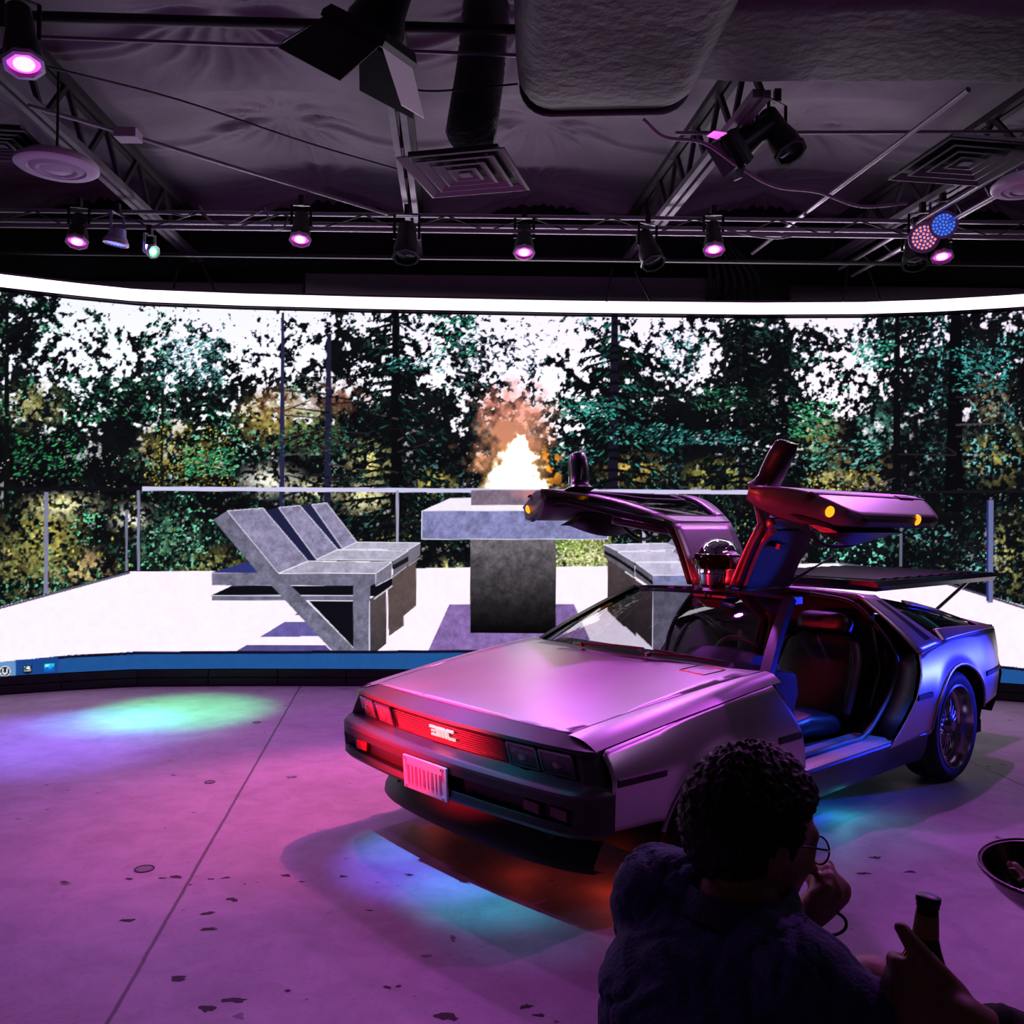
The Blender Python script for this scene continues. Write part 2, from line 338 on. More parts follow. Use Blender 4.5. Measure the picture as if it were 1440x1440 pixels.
# ---- fire and its smoke
def fire():
    n = vnoise(22, 70, 4); nf = vnoise(9, 71, 3)
    dx = uu-728-(n-.5)*70; h = 692-vv
    sm = np.clip(1.15-np.sqrt(((uu-722+(n-.5)*90)/72)**2+((vv-612+(nf-.5)*60)/78)**2), 0, 1)
    a = np.clip(sm*1.9*(.30+.35*nf+.5*n)-.18, 0, .82)*(vv < 700)
    g = np.clip((vv-540)/150, 0, 1)[...,None]; smoke = (1-g)*np.array((226,140,128))+g*np.array((255,176,112))
    img[:] = img*(1-a[...,None])+smoke*a[...,None]
    e = np.clip((nf-.52)*9, 0, 1)*np.clip(1.2-np.sqrt(((uu-770)/46)**2+((vv-655)/44)**2)*1.1, 0, 1)
    img[:] = img*(1-e[...,None])+np.array((255,150,40))*e[...,None]
    ww = 37*np.clip((1-(h/82))*1.1, 0, 1)**.75+1e-3
    k = np.clip(1.5-np.abs((uu-728-(n-.5)*34-(nf-.5)*26)*.9)/ww*1.05, 0, 1)*(h > -6)*(h < 86)
    k = np.clip(k*1.5*(.6+.7*nf), 0, 1)
    img[:] = img*(1-k[...,None])+np.array((255,190,90))*k[...,None]
    k2 = np.clip(k*2.2-.7, 0, 1); img[:] = img*(1-k2[...,None])+np.array((255,254,244))*k2[...,None]
    lab[(np.maximum(np.maximum(a*(vv > 530), k), e) > .4)] = 3
fire()
# ---- drawn terrace: deck, railing, loungers, fire table
def pip(poly):
    P = np.array(poly, float); x0, y0 = P.min(0); x1, y1 = P.max(0)
    ix0, ix1 = max(0, int((x0-U0)*SC)-1), min(W_, int((x1-U0)*SC)+2); iy0, iy1 = max(0, int((y0-V0)*SC)-1), min(H_, int((y1-V0)*SC)+2)
    if ix1 <= ix0 or iy1 <= iy0: return None
    X, Y = uu[iy0:iy1, ix0:ix1], vv[iy0:iy1, ix0:ix1]; ins = np.zeros(X.shape, bool); j = len(P)-1
    for i in range(len(P)):
        xi, yi = P[i]; xj, yj = P[j]
        if yi != yj:
            c = (yi > Y) != (yj > Y); ins ^= c & (X < (xj-xi)*(Y-yi)/(yj-yi)+xi)
        j = i
    return slice(iy0, iy1), slice(ix0, ix1), ins
grain = vnoise(9, 80, 4); fine = vnoise(3, 81, 2)
def fill(poly, col, l=None, tex=0., col2=None, edge=None):
    r_ = pip(poly)
    if r_ is None: return
    sy, sx, ins = r_; c = np.array(col, np.float32)*np.ones((*ins.shape, 1), np.float32)
    if col2 is not None:
        P = np.array(poly); t = np.clip((vv[sy, sx]-P[:,1].min())/(P[:,1].max()-P[:,1].min()), 0, 1)[...,None]; c = c*(1-t)+np.array(col2, np.float32)*t
    if tex: c = c*(1+tex*((grain[sy, sx]-.5)*1.6+(fine[sy, sx]-.5)*.8)[...,None])
    v = img[sy, sx]; v[ins] = c[ins]
    if l is not None: lab[sy, sx][ins] = l
    if edge is not None:
        for a, b in zip(poly, poly[1:]+poly[:1]): line(a, b, 1.2, edge, l)
def line(a, b, w, col, l=None):
    d = math.hypot(b[0]-a[0], b[1]-a[1])+1e-6; nx, ny = -(b[1]-a[1])/d*w/2, (b[0]-a[0])/d*w/2
    fill([(a[0]+nx, a[1]+ny), (b[0]+nx, b[1]+ny), (b[0]-nx, b[1]-ny), (a[0]-nx, a[1]-ny)], col, l)
DECK = (247,232,250)
fill([(-70,872),(0,853),(183,804),(1180,792),(1300,812),(1440,852),(1520,880),(1520,975),(-70,975)], DECK, 1, .035)
line((-70,874), (0,855), 3, (70,66,90)); line((0,855), (183,805), 3, (90,86,110)); line((1180,792), (1300,811), 3, (90,86,110)); line((1300,811), (1520,880), 3, (70,66,90))
RAIL = (196,192,226)
line((-70,688), (200,688), 5, (16,14,20), 2); line((200,687), (1160,693), 6, RAIL, 2)
line((1160,693), (1520,690), 4, (20,18,24), 2)
for x, ya, yb, w, c in ((65,692,835,6,(120,122,150)),(178,717,803,3.5,(110,112,135)),(195,690,803,4,(120,122,150)),(559,690,770,4,(150,150,175)),(906,694,790,5,(170,170,195)),(1267,735,797,4,(95,95,115)),(1393,703,848,8,(100,104,150))): line((x, ya), (x, yb), w, c, 2)
line((1389,703), (1389,845), 3, (36,44,110), 2)
T1 = lambda pts: [(280+x*.4167, 680+y*.4167) for x, y in pts]
T2 = lambda pts: [(720+x*.2917, 620+y*.2917) for x, y in pts]
LT, SD, BL, ED = (132,126,156), (104,103,124), (14,12,20), (206,204,226)
# shadows lying on the deck, fire table plinth
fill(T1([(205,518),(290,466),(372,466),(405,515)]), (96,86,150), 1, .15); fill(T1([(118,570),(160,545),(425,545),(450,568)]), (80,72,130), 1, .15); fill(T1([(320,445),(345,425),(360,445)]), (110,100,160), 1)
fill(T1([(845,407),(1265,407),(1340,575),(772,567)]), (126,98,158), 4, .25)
def lounger(T, i):
    l = 5+i
    if i == 2:
        fill(T([(690,282),(745,240),(732,265),(732,412),(690,447)]), (88,72,72), l, .15); fill(T([(705,224),(746,200),(746,242),(705,280)]), (110,106,120), l, .1); line(*T([(708,278),(746,250)]), 1.5, (150,140,150), l)
        fill(T([(340,77),(378,68),(484,222),(455,224)]), (34,34,66), l); fill(T([(380,71),(430,65),(532,197),(484,220)]), LT, l, .3, edge=ED); fill(T([(484,221),(532,197),(746,200),(706,223)]), (172,168,190), l, .15, edge=(220,215,230))
    if i == 1:
        fill(T([(636,320),(690,285),(690,480),(640,515)]), (84,70,70), l, .15); fill(T([(655,258),(706,228),(706,272),(655,322)]), (100,96,110), l, .1); fill(T([(655,275),(706,245),(706,262),(655,292)]), (26,24,30), l); line(*T([(640,325),(700,280)]), 1.5, (170,160,170), l)
        fill(T([(222,92),(268,80),(396,257),(362,262)]), (30,30,62), l); fill(T([(268,81),(340,74),(468,222),(396,256)]), LT, l, .3, edge=ED); fill(T([(396,256),(468,223),(706,227),(656,259)]), (172,168,188), l, .15, edge=(220,215,230))
    if i == 0:
        fill(T([(575,390),(632,355),(632,540),(600,566),(575,566)]), (84,72,74), l, .15, (60,52,56))
        fill(T([(42,300),(165,264),(200,300)]), (44,50,112), l); fill(T([(40,378),(110,345),(520,345),(520,378)]), BL, l)
        fill(T([(370,396),(520,396),(520,552)]), BL, l)
        fill(T([(42,302),(597,303),(597,345),(42,343)]), SD, l, .3); fill(T([(42,378),(578,378),(578,394),(42,394)]), SD, l, .2); line(*T([(42,378),(578,378)]), 1.2, ED, l)
        fill(T([(320,345),(520,345),(520,376),(345,376)]), BL, l)
        fill(T([(520,345),(578,345),(578,566),(450,563),(520,552)]), SD, l, .3); line(*T([(575,396),(575,565)]), 1.4, ED, l)
        fill(T([(578,345),(652,312),(652,345),(596,380),(578,380)]), BL, l); line(*T([(590,390),(652,345)]), 2, (196,186,196), l)
        fill(T([(48,122),(95,92),(268,303),(528,562),(448,563),(245,345),(195,297)]), SD, l, .35)
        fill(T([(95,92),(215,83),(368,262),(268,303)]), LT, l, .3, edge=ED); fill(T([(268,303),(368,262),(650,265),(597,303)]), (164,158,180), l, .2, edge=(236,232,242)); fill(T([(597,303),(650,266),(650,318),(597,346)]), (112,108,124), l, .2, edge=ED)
for i in (2, 1, 0): lounger(T1, i)
# table
fill(T1([(756,90),(850,48),(1335,48),(1378,90)]), (236,226,240), 4, .05)
fill(T1([(915,188),(1204,188),(1204,506),(915,504)]), (104,98,104), 4, .45, (4,3,5)); fill(T1([(752,92),(1380,92),(1380,188),(752,188)]), (124,124,170), 4, .3, edge=(214,212,236))
fill(T1([(917,22),(1190,22),(1190,72),(917,72)]), (120,104,122), 4, .25)
r_ = patch(755, 690, 45, 18)[...,None]*.6*(lab == 4)[...,None]; img[:] = img*(1-r_)+np.array((235,130,120))*r_
# loungers at the far side of the table
for k, (tp, sd) in enumerate((([(445,500),(748,493),(822,526),(512,532)], [(445,500),(512,534),(512,604),(445,562)]), ([(510,536),(815,531),(835,580),(592,585)], [(510,536),(592,588),(592,660),(510,602)]), ([(595,586),(870,586),(890,646),(680,648)], [(595,586),(680,648),(680,712),(595,655)]))):
    l = 8+k; b = [(460,570),(512,612),(592,668)][k]
    fill(T2([b, (b[0]+85, b[1]+55), (b[0]+85, b[1]+330), (b[0], b[1]+250)]), (74,62,66), l, .2, (40,34,38))
    if k == 2: fill(T2([(680,700),(1010,700),(1010,1010),(680,1010)]), (104,100,120), l, .25); fill(T2([(680,648),(1010,646),(1010,705),(680,712)]), (118,120,160), l, .25)
    fill(T2(sd), (92,88,100), l, .2); fill(T2([(sd[0][0], sd[0][1]+28), (sd[1][0], sd[1][1]+30), (sd[1][0], sd[1][1]+48), (sd[0][0], sd[0][1]+44)]), BL, l); fill(T2(tp), (188,180,208), l, .15, edge=(224,220,238))
    fill(T2([(750+k*25,494+k*40),(800+k*25,440+k*42),(990,440+k*30),(990,520+k*50),(822+k*25,526+k*48)]), (130,126,150), l, .2)
# desktop bar along the bottom
def bar(y): return [(x, y+dy) for x, dy in ((-70,34),(0,15.5),(95,6),(187,1),(320,0),(560,-1),(720,-1),(1000,1),(1200,5),(1403,20),(1440,24),(1520,38))]
fill(bar(915.5)+bar(975)[::-1], (16,12,34), 1); fill(bar(919.5)+bar(985)[::-1], (30,78,140), 11, .05)
fill([(-70,960),(0,931),(22,929),(22,953),(-70,990)], (100,140,190), 12, .05); fill([(22,928),(82,924),(82,950),(22,953)], (24,66,132), 11)
def disc(cx, cy, r0, col, l, r1=0., n=28):
    fill([(cx+r0*cos(2*PI*k/n), cy+r0*sin(2*PI*k/n)) for k in range(n)], col, l)
disc(7, 944, 7.6, (240,245,250), 12); disc(7, 944, 6.5, (30,34,44), 12)
fill([(3.6,940),(5,939.5),(5.2,945.5),(7,946.8),(8.8,945.5),(8.8,940),(10.2,940),(10.2,947),(7,949),(3.6,947)], (240,245,250), 12)
line((-70,986), (22,954), 2, (130,210,245), 12)
fill([(32.5,936.5),(45,935.5),(45,945.5),(38.8,948.5),(32.5,946)], (22,22,34), 13)
for k, s_ in enumerate(('EPIC',)):
    x = 33.6
    for ch in s_:
        w = {'E':2.4,'P':2.4,'I':.9,'C':2.4}[ch]; y = 937.4-.07*(x-33)
        if ch in 'EPC': line((x+.4, y), (x+.4, y+4.6), .9, (245,245,250), 13)
        if ch in 'EC': line((x, y+4.3), (x+w, y+4.2), .8, (245,245,250), 13); line((x, y+.3), (x+w, y+.2), .8, (245,245,250), 13)
        if ch == 'E': line((x, y+2.3), (x+w*.8, y+2.2), .7, (245,245,250), 13)
        if ch == 'P': line((x, y+.3), (x+w, y+.2), .8, (245,245,250), 13); line((x, y+2.6), (x+w, y+2.5), .8, (245,245,250), 13); line((x+w-.3, y), (x+w-.3, y+2.8), .8, (245,245,250), 13)
        if ch == 'I': line((x+.5, y), (x+.5, y+4.6), .9, (245,245,250), 13)
        x += w+.6
line((34.5,943.6), (43.4,943), .8, (200,205,215), 13); line((25,953.3), (52,950.6), 1.8, (130,210,245), 13)
fill([(62,933.5),(77,932.5),(77,944),(63,945)], (40,200,215), 14, 0, (24,120,215)); fill([(62,941),(66,938),(70,941),(77,936),(77,944),(63,945)], (20,90,190), 14); fill([(64,934.5),(70,934.5),(68,937),(64,938)], (150,240,235), 14); line((57,950.4), (83,948), 1.8, (130,210,245), 14)
# ---- hang the picture on the wall as small flat tiles of light
NX, NZ = 1500, 480
ss = np.linspace(.02, SLEN-.02, NX); zz = np.linspace(Z0, Z1, NZ)
wx, wy = wall_xy(ss)
PX = np.repeat(wx[None], NZ, 0); PY = np.repeat(wy[None], NZ, 0); PZ = np.repeat(zz[:,None], NX, 1)
dY = PX*_fw[0]+PY*_fw[1]+(PZ-CAMZ)*_fw[2]; cu = 720+F*(PX*_r2[0]+PY*_r2[1]+(PZ-CAMZ)*_r2[2])/dY; cv = 720-F*(PX*_u2[0]+PY*_u2[1]+(PZ-CAMZ)*_u2[2])/dY
ci = np.clip((cu-U0)*SC, 0, W_-2.01); cj = np.clip((cv-V0)*SC, 0, H_-2.01)
a_, b_ = ci.astype(int), cj.astype(int); fa, fb = (ci-a_)[...,None], (cj-b_)[...,None]
tex = img[b_, a_]*(1-fa)*(1-fb)+img[b_, a_+1]*fa*(1-fb)+img[b_+1, a_]*(1-fa)*fb+img[b_+1, a_+1]*fa*fb
tex = np.clip(tex/255, 0, 1); tex = np.where(tex <= .04045, tex/12.92, ((tex+.055)/1.055)**2.4)
lb = lab[b_, a_]
mscreen = bpy.data.materials.new('video_wall_light'); mscreen.use_nodes = True
nt = mscreen.node_tree; nt.nodes.clear(); o_ = nt.nodes.new('ShaderNodeOutputMaterial'); e_ = nt.nodes.new('ShaderNodeEmission'); at_ = nt.nodes.new('ShaderNodeAttribute'); at_.attribute_name = 'picture'
e_.inputs['Strength'].default_value = 1.15
nt.links.new(at_.outputs['Color'], e_.inputs['Color']); nt.links.new(e_.outputs[0], o_.inputs['Surface']); mscreen.cycles.emission_sampling = 'NONE'
wall_root = empty('video_wall', (0,8.2,0)); tag(wall_root, 'wide curved video wall showing sunlit forest terrace with fire', 'video wall')
hot = ((lb == 3) & (tex.min(-1) > .72))[...,None]; tex = tex*np.where(hot, 3.0, 1.0)
fl = lb[:-1, :-1]
co_all = np.stack([PX, PY-8.2, PZ], -1).reshape(-1, 3); tx_all = tex.reshape(-1, 3)
idx = np.arange(NX*NZ).reshape(NZ, NX)
quads = np.stack([idx[:-1, :-1], idx[:-1, 1:], idx[1:, 1:], idx[1:, :-1]], -1)
names = {0:('forest_picture',None),1:('deck_picture','pale pink sunlit deck shown on the screen'),2:('railing_picture','railing with thin posts shown on the screen'),3:('fire_picture','orange fire and smoke shown on the screen'),4:('table_picture','concrete fire table shown on the screen'),
 5:('lounger_picture','frontmost concrete lounger of the three left of the table'),6:('lounger_picture','middle concrete lounger of the three left of the table'),7:('lounger_picture','rear concrete lounger of the three left of the table'),
 8:('lounger_picture','rear concrete lounger right of the table'),9:('lounger_picture','middle concrete lounger right of the table'),10:('lounger_picture','front concrete lounger right of the table'),11:('taskbar','blue desktop bar along the bottom of the screen'),
 12:('taskbar_icon','round black and white icon'),13:('taskbar_icon','dark shield icon with white lettering'),14:('taskbar_icon','turquoise square picture icon')}
bar_obj = None
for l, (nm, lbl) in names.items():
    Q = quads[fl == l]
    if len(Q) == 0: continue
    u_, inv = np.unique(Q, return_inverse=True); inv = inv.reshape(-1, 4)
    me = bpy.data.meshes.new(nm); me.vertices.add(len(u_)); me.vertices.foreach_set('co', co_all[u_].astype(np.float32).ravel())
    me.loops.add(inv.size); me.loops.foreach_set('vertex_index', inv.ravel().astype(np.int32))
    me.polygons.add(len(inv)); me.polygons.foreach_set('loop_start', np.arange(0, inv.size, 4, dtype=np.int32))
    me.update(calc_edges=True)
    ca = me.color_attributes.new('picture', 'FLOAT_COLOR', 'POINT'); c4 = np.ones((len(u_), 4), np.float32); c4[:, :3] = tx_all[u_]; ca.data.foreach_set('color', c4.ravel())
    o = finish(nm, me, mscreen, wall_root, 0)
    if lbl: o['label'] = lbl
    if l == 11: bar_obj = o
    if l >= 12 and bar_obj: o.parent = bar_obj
# cabinet behind the picture and plinth under it
def wall_slab(bm, z0, z1, o0, o1, s0=.0, s1=None, n=60):
    s = np.linspace(s0, s1 or SLEN, n); xa, ya = wall_xy(s, o0); xb, yb = wall_xy(s, o1)
    loft(bm, [[(xa[i], ya[i]-8.2, z0), (xb[i], yb[i]-8.2, z0), (xb[i], yb[i]-8.2, z1), (xa[i], ya[i]-8.2, z1)] for i in range(n)])
bm = B(); wall_slab(bm, .15, 3.455, -.03, -.16, n=400); obj('cabinet', bm, mat('black_cabinet', (16,15,18), .6), wall_root)
bm = B()
k = 0.
while k < SLEN-.05:
    wall_slab(bm, .012, .075, .03, -.1, k+.006, min(k+.62, SLEN)-.006, 4); wall_slab(bm, .083, .148, .02, -.1, k+.006, min(k+.62, SLEN)-.006, 4); k += .62
wall_slab(bm, 0., .148, .0, -.1)
obj('plinth', bm, mat('black_plinth', (20,19,23), .5, var=.3), wall_root)
strip = empty('light_strip', (0,8.2,0)); tag(strip, 'long glowing pinkish white light strip curving along the top of the video wall', 'light strip')
bm = B(); wall_slab(bm, 3.468, 3.575, .05, -.02); ls = obj('diffuser', bm, mat('strip_glow', (255,235,250), .5, emit=(255,228,250), es=1.9), strip)
bm = B(); wall_slab(bm, 3.455, 3.466, .055, -.1); wall_slab(bm, 3.578, 3.60, .03, -.1); obj('housing', bm, mat('strip_housing', (30,20,34), .6), strip)
# ================================================================== the car (x to its nose, y to its left side, z up)
STEEL = mat('brushed_steel', (186,178,186), .36, .86, var=.06, scale=3)
STEEL2 = mat('brushed_steel_dull', (140,134,140), .38, 1., var=.08, scale=3)
PLAST = mat('grey_fascia', (66,62,66), .42, .25)
BLACK = mat('black_plastic', (12,11,13), .42)
TRIMB = mat('black_rubber', (14,13,15), .55)
LEATH = mat('black_leather', (24,21,23), .38, bump=.12, bscale=120)
LEATG = mat('grey_leather', (62,58,60), .45, bump=.1, bscale=90)
GLASS = glass('window_glass', (205,205,212))
DGLASS = mat('smoked_glass', (8,8,10), .06, spec=.8)
CHROME = mat('chrome', (230,228,232), .06, 1.)
car = empty('gullwing_car', (2.0923, 6.0180, 0), 3.8718); tag(car, 'stainless steel wedge shaped sports car with both gullwing doors open', 'car')
ZS = .56
def _sm(f, x, w=.13): return sum(f(x+w*k/3) for k in range(-3, 4))/7
def _zc(x): return interp(x, [-.87,-.5,0,.5,1.3,1.97,2.6,3.0,3.13], [.85,.862,.852,.80,.80,.80,.737,.683,.663])
def _yc(x): return interp(x, [-.87,-.5,0,.5,1.97,2.6,3.0,3.13], [.785,.835,.85,.862,.862,.85,.828,.818])
def _ym(x): return interp(x, [-.87,-.75,-.5,0,.6,1.8,2.41,2.8,3.0,3.08], [.82,.86,.90,.925,.922,.922,.922,.908,.895,.888])
def zc(x): return _sm(_zc, x, .10 if x < 2.95 else .02)
def yc(x): return _sm(_yc, x, .10 if x < 2.95 else .02)
def ym(x): return _sm(_ym, x, .08 if -.7 < x < 2.95 else .02)
ARCH = ((2.40,.285,.385,.315), (.0,.335,.40,.365))
def Yside(x, z):
    c, m_, y0 = zc(x), ym(x), yc(x)
    if z >= ZS: t = min(1, (z-ZS)/max(.05, c-ZS)); y = m_+(y0-m_)*t**1.7
    else: t = (ZS-z)/.36; y = m_-.055*t**1.4
    for cx, cz, rx, rz in ARCH:
        d = math.sqrt(((x-cx)/rx)**2+((z-cz)/rz)**2); y += .014*math.exp(-((d-1)/.09)**2)
    return y
def arch_pts(a, deg0, deg1, n=26):
    cx, cz, rx, rz = a
    return [(cx+rx*cos(R(deg0+(deg1-deg0)*k/n)), cz+rz*sin(R(deg0+(deg1-deg0)*k/n))) for k in range(n+1)]
def mirror(o, name=None, label=None):
    """the same shape on the car's other side"""
    me = o.data.copy()
    for v in me.vertices: v.co.y *= -1
    me.flip_normals()
    c = bpy.data.objects.new(name or o.name, me); C.objects.link(c); c.parent = o.parent
    for md in o.modifiers:
        n = c.modifiers.new(md.name, md.type)
        for p in ('thickness','offset','width','segments','limit_method','angle_limit'):
            if hasattr(md, p): setattr(n, p, getattr(md, p))
    return c
def chain_panel(bm, lower, upper, xs, nz=14):
    """columns between a lower and an upper chain of (x, z), bent onto the car's side"""
    lo = sorted(lower); up = sorted(upper)
    L = lambda x: interp(x, [p[0] for p in lo], [p[1] for p in lo]); U = lambda x: interp(x, [p[0] for p in up], [p[1] for p in up])
    loft(bm, [[Vector((x, Yside(x, z), z)) for z in [L(x)+(max(U(x), L(x)+1e-3)-L(x))*k/nz for k in range(nz+1)]] for x in xs], closed=False)
def side_panel(name, lower, upper, m, solid=.006, n=40):
    xs = sorted(set([round(p[0], 4) for p in lower]+[round(p[0], 4) for p in upper]+[round(x, 4) for x in np.linspace(min(p[0] for p in lower), max(p[0] for p in lower), n)]))
    xs = [xs[0]]+[b for a, b in zip(xs, xs[1:]) if b-a > .004 or b == xs[-1]]
    bm = B(); chain_panel(bm, lower, upper, xs)
    if sum(f.normal.y*f.calc_area() for f in bm.faces if not f.normal_update()) < 0: bmesh.ops.reverse_faces(bm, faces=bm.faces)
    return obj(name, bm, m, car, 35, solid=solid)
# --- front fender, its top shelf beside the hood included
def hood_edge(x): return interp(x, [1.86,1.95,3.09], [.775,.768,.672])
def _hz(x): return interp(x, [1.80,2.1,2.6,3.0,3.09,3.12], [.845,.828,.774,.722,.707,.700])
crease = [(x, zc(x)-.004) for x in np.linspace(3.105, 1.975, 16)]
def hood_z(x): return _sm(_hz, x, .14 if x < 2.9 else .02)
ap = arch_pts(ARCH[0], 165, 13)
low = [(1.75,.385),(ap[0][0]-.001,.375)]+ap+[(ap[-1][0]+.001,.362),(3.085,.372)]
upp = [(1.75,.386),(1.775,.47),(1.822,.575),(1.90,.69),(1.975,.796)]+[(x, zc(x)-.004) for x in np.linspace(2.02, 3.06, 16)]+[(3.085,.655)]
fen = side_panel('front_fender', low, upp, STEEL)
bm = B()
def fend_top(x, t): # t 0 crease .. 1 hood edge
    y0, z0 = yc(x), zc(x); y1, z1 = hood_edge(x)+.004, hood_z(x); 
    return Vector((x, y0+(y1-y0)*t, z0+(z1-z0)*t+.012*sin(PI*t)*(1 if t < 1 else 0)))
loft(bm, [[fend_top(x, t) for t in np.linspace(0, 1, 6)] for x in np.linspace(3.105, 1.90, 22)], closed=False)
bm2 = obj('fender_top', bm, STEEL, fen, 180)
fen_r = mirror(fen); mirror(bm2).parent = fen_r
# --- hood
def hood_pt(x, y):
    k = min(1, abs(y)/hood_edge(x)); return Vector((x, y, hood_z(x)+.022*(1-k*k)*interp(x, [2.0,3.09], [1, .3])))
def cowl_x(y): return 2.10-.215*(abs(y)/.77)**2
def nose_x(y): return 3.155-.06*(abs(y)/.8)**2.2
hy = np.linspace(-.672, .672, 25)
outl = [(3.09+.03*(1-(y/.672)**2), y) for y in hy]+[(x, hood_edge(x)-.004) for x in np.linspace(3.05, 1.96, 10)]
outl += [(cowl_x(y)+.02, y) for y in np.linspace(.765, -.765, 21)]+[(x, -hood_edge(x)+.004) for x in np.linspace(1.96, 3.05, 10)]
bm = B(); poly_panel(bm, outl, hood_pt, .09, .08); 
if sum(f.normal.z for f in bm.faces if not f.normal_update()) < 0: bmesh.ops.reverse_faces(bm, faces=bm.faces)
hood = obj('hood', bm, STEEL, car, 60, solid=.008)
bm = B(); bmh = [hood_pt(2.02, .50), hood_pt(2.02,.64), hood_pt(2.16,.62), hood_pt(2.16,.48)]
for a, b in zip(bmh, bmh[1:]+bmh[:1]): beam(bm, a+Vector((0,0,.0015)), b+Vector((0,0,.0015)), .005, .003)
obj('fuel_flap_seam', bm, BLACK, hood)
# --- front fascia lofted round the nose
def plan(pts, n): 
    sp = spline([(p[0], p[1], 0) for p in pts], 10); L = [0]
    for a, b in zip(sp, sp[1:]): L.append(L[-1]+(b-a).length)
    return [Vector((np.interp(t*L[-1], L, [p.x for p in sp]), np.interp(t*L[-1], L, [p.y for p in sp]), 0)) for t in np.linspace(0, 1, n)]
NP = 61
half = [(3.287,0),(3.283,.2),(3.27,.4),(3.247,.62),(3.228,.75),(3.20,.815),(3.15,.862),(3.10,.884),(3.075,.893)]
LED = plan([(x, -y) for x, y in half[:0:-1]]+half, NP)
half2 = [(3.212,0),(3.208,.2),(3.195,.4),(3.172,.62),(3.155,.72),(3.140,.775),(3.128,.803),(3.112,.818),(3.082,.824)]
LIP = plan([(x, -y) for x, y in half2[:0:-1]]+half2, NP)
half3 = [(3.10,0),(3.09,.25),(3.06,.5),(3.0,.68),(2.93,.78),(2.85,.84),(2.80,.86)]
CHN = plan([(x, -y) for x, y in half3[:0:-1]]+half3, NP)
def back(p, d, q):  # move inward, toward the car's middle
    n = Vector((p.x-2.4, p.y*.9, 0)).normalized(); return Vector((p.x-n.x*d, p.y-n.y*d, q))
rings_up, rings_lo = [], []
for i in range(NP):
    L, T, S = LED[i], LIP[i], CHN[i]; f = 1 if abs(T.y) < .765 else 0
    hy_ = max(-.672, min(.672, T.y)); e = abs(T.y) > .672
    h = hood_pt(3.095+.03*(1-(hy_/.672)**2), hy_)
    if e:
        w = (abs(T.y)-.672)/(.822-.672); h = h.lerp(Vector((3.108, math.copysign(.8215, T.y), .664)), w)
    rec = .045*f
    rings_up.append([h, back(T, -.0, .667), back(T, -.004, .655), back(T, .004, .647), back(T, rec*.45+.0, .640), back(T.lerp(L, .5), rec+.03*f, .548), back(T.lerp(L, .8), .012*f, .536), back(L, .012, .530), back(L, 0, .518), back(L, .002, .505)])
    f2 = 1 if abs(L.y) < .80 else 0; pl = 1 if abs(L.y) < .0 else f2
    rings_lo.append([back(L, .002, .505), back(L, .004, .470), back(L, .004+.04*pl, .462), back(L, .01+.04*pl, .405), back(L, .01+.006*pl, .398), back(L, .010, .372), back(L, .03, .352)])
bm = B(); loft(bm, rings_up, closed=False); fas = obj('front_fascia', bm, PLAST, car, 32)
bm = B(); loft(bm, rings_lo, closed=False); bum = obj('front_bumper', bm, mat('bumper_black', (24,22,25), .5), car, 32)
bm = B(); loft(bm, [[back(LED[i], .03, .352), back(LED[i], .10, .33), CHN[i]+Vector((-.02,0,.27)), CHN[i]+Vector((.03,0,.19)), CHN[i]+Vector((.035,0,.155)), CHN[i]+Vector((-.03,0,.15))] for i in range(7, NP-7)], closed=False); obj('chin_spoiler', bm, BLACK, car, 35)
def on_nose(y, z, d=0.):  # point on the recessed face
    ys = [p.y for p in LIP]; xt = np.interp(y, ys, [p.x for p in LIP]); ys2 = [p.y for p in LED]; xl = np.interp(y, ys2, [p.x for p in LED])
    t = (.64-z)/(.64-.548); return Vector((xt-.022*(1-t)-.075*t+(xl-xt)*.5*t*.6+d, y, z))
# grille slats
bm = B()
for k in range(9):
    z = .552+k*.0105
    pts = [on_nose(y, z, .010) for y in np.linspace(-.385, .385, 15)]
    for a, b in zip(pts, pts[1:]): beam(bm, a, b, .012, .0055)
gr = obj('grille', bm, mat('grille_grey', (78,70,74), .4), fas)
for a, b in (((-.39,.55),(-.39,.64)),((.39,.55),(.39,.64))):
    bm = B(); beam(bm, on_nose(*a, .012), on_nose(*b, .012), .014, .012); obj('grille_post', bm, BLACK, gr)
# headlights
for y0, y1 in ((.415,.565),(.585,.735),(-.565,-.415),(-.735,-.585)):
    ym_ = (y0+y1)/2
    q = [on_nose(y0, .551, .022), on_nose(y1, .551, .022), on_nose(y1, .641, .022), on_nose(y0, .641, .022)]
    bm = B()
    for a, b in zip(q, q[1:]+q[:1]): beam(bm, a, b, .012, .010)
    hl = obj('headlight', bm, mat('lamp_frame', (150,146,150), .25, 1.), car)
    bm = B(); c = (q[0]+q[2])/2
    loft(bm, [[v-Vector((.012,0,0)) for v in q], [v+Vector((.002,0,0)) for v in q], [(v-c)*.7+c+Vector((.008,0,0)) for v in q]]); lens_ = obj('lens', bm, mat('lamp_lens', (104,98,108), .16, .25, bump=.35, bscale=55), hl, 30)
    bm = B(); lathe(bm, [(.030,.004),(.026,.010),(.012,.012),(0,.012)], 20, c, (1,0,0)); obj('bulb', bm, mat('lamp_bulb', (110,104,114), .15, .5), lens_, 60)
# emblem letters: D M C built from bars, glowing
bm = B()
def letter_bar(y0, z0, y1, z1, w=.011):
    a, b = on_nose(y0, z0, .026), on_nose(y1, z1, .026)
    d = (b-a).normalized(); beam(bm, a-d*w/2, b+d*w/2, .006, w, up=d.cross(Vector((1,0,0))))
zt, zm, zb = .621, .603, .585
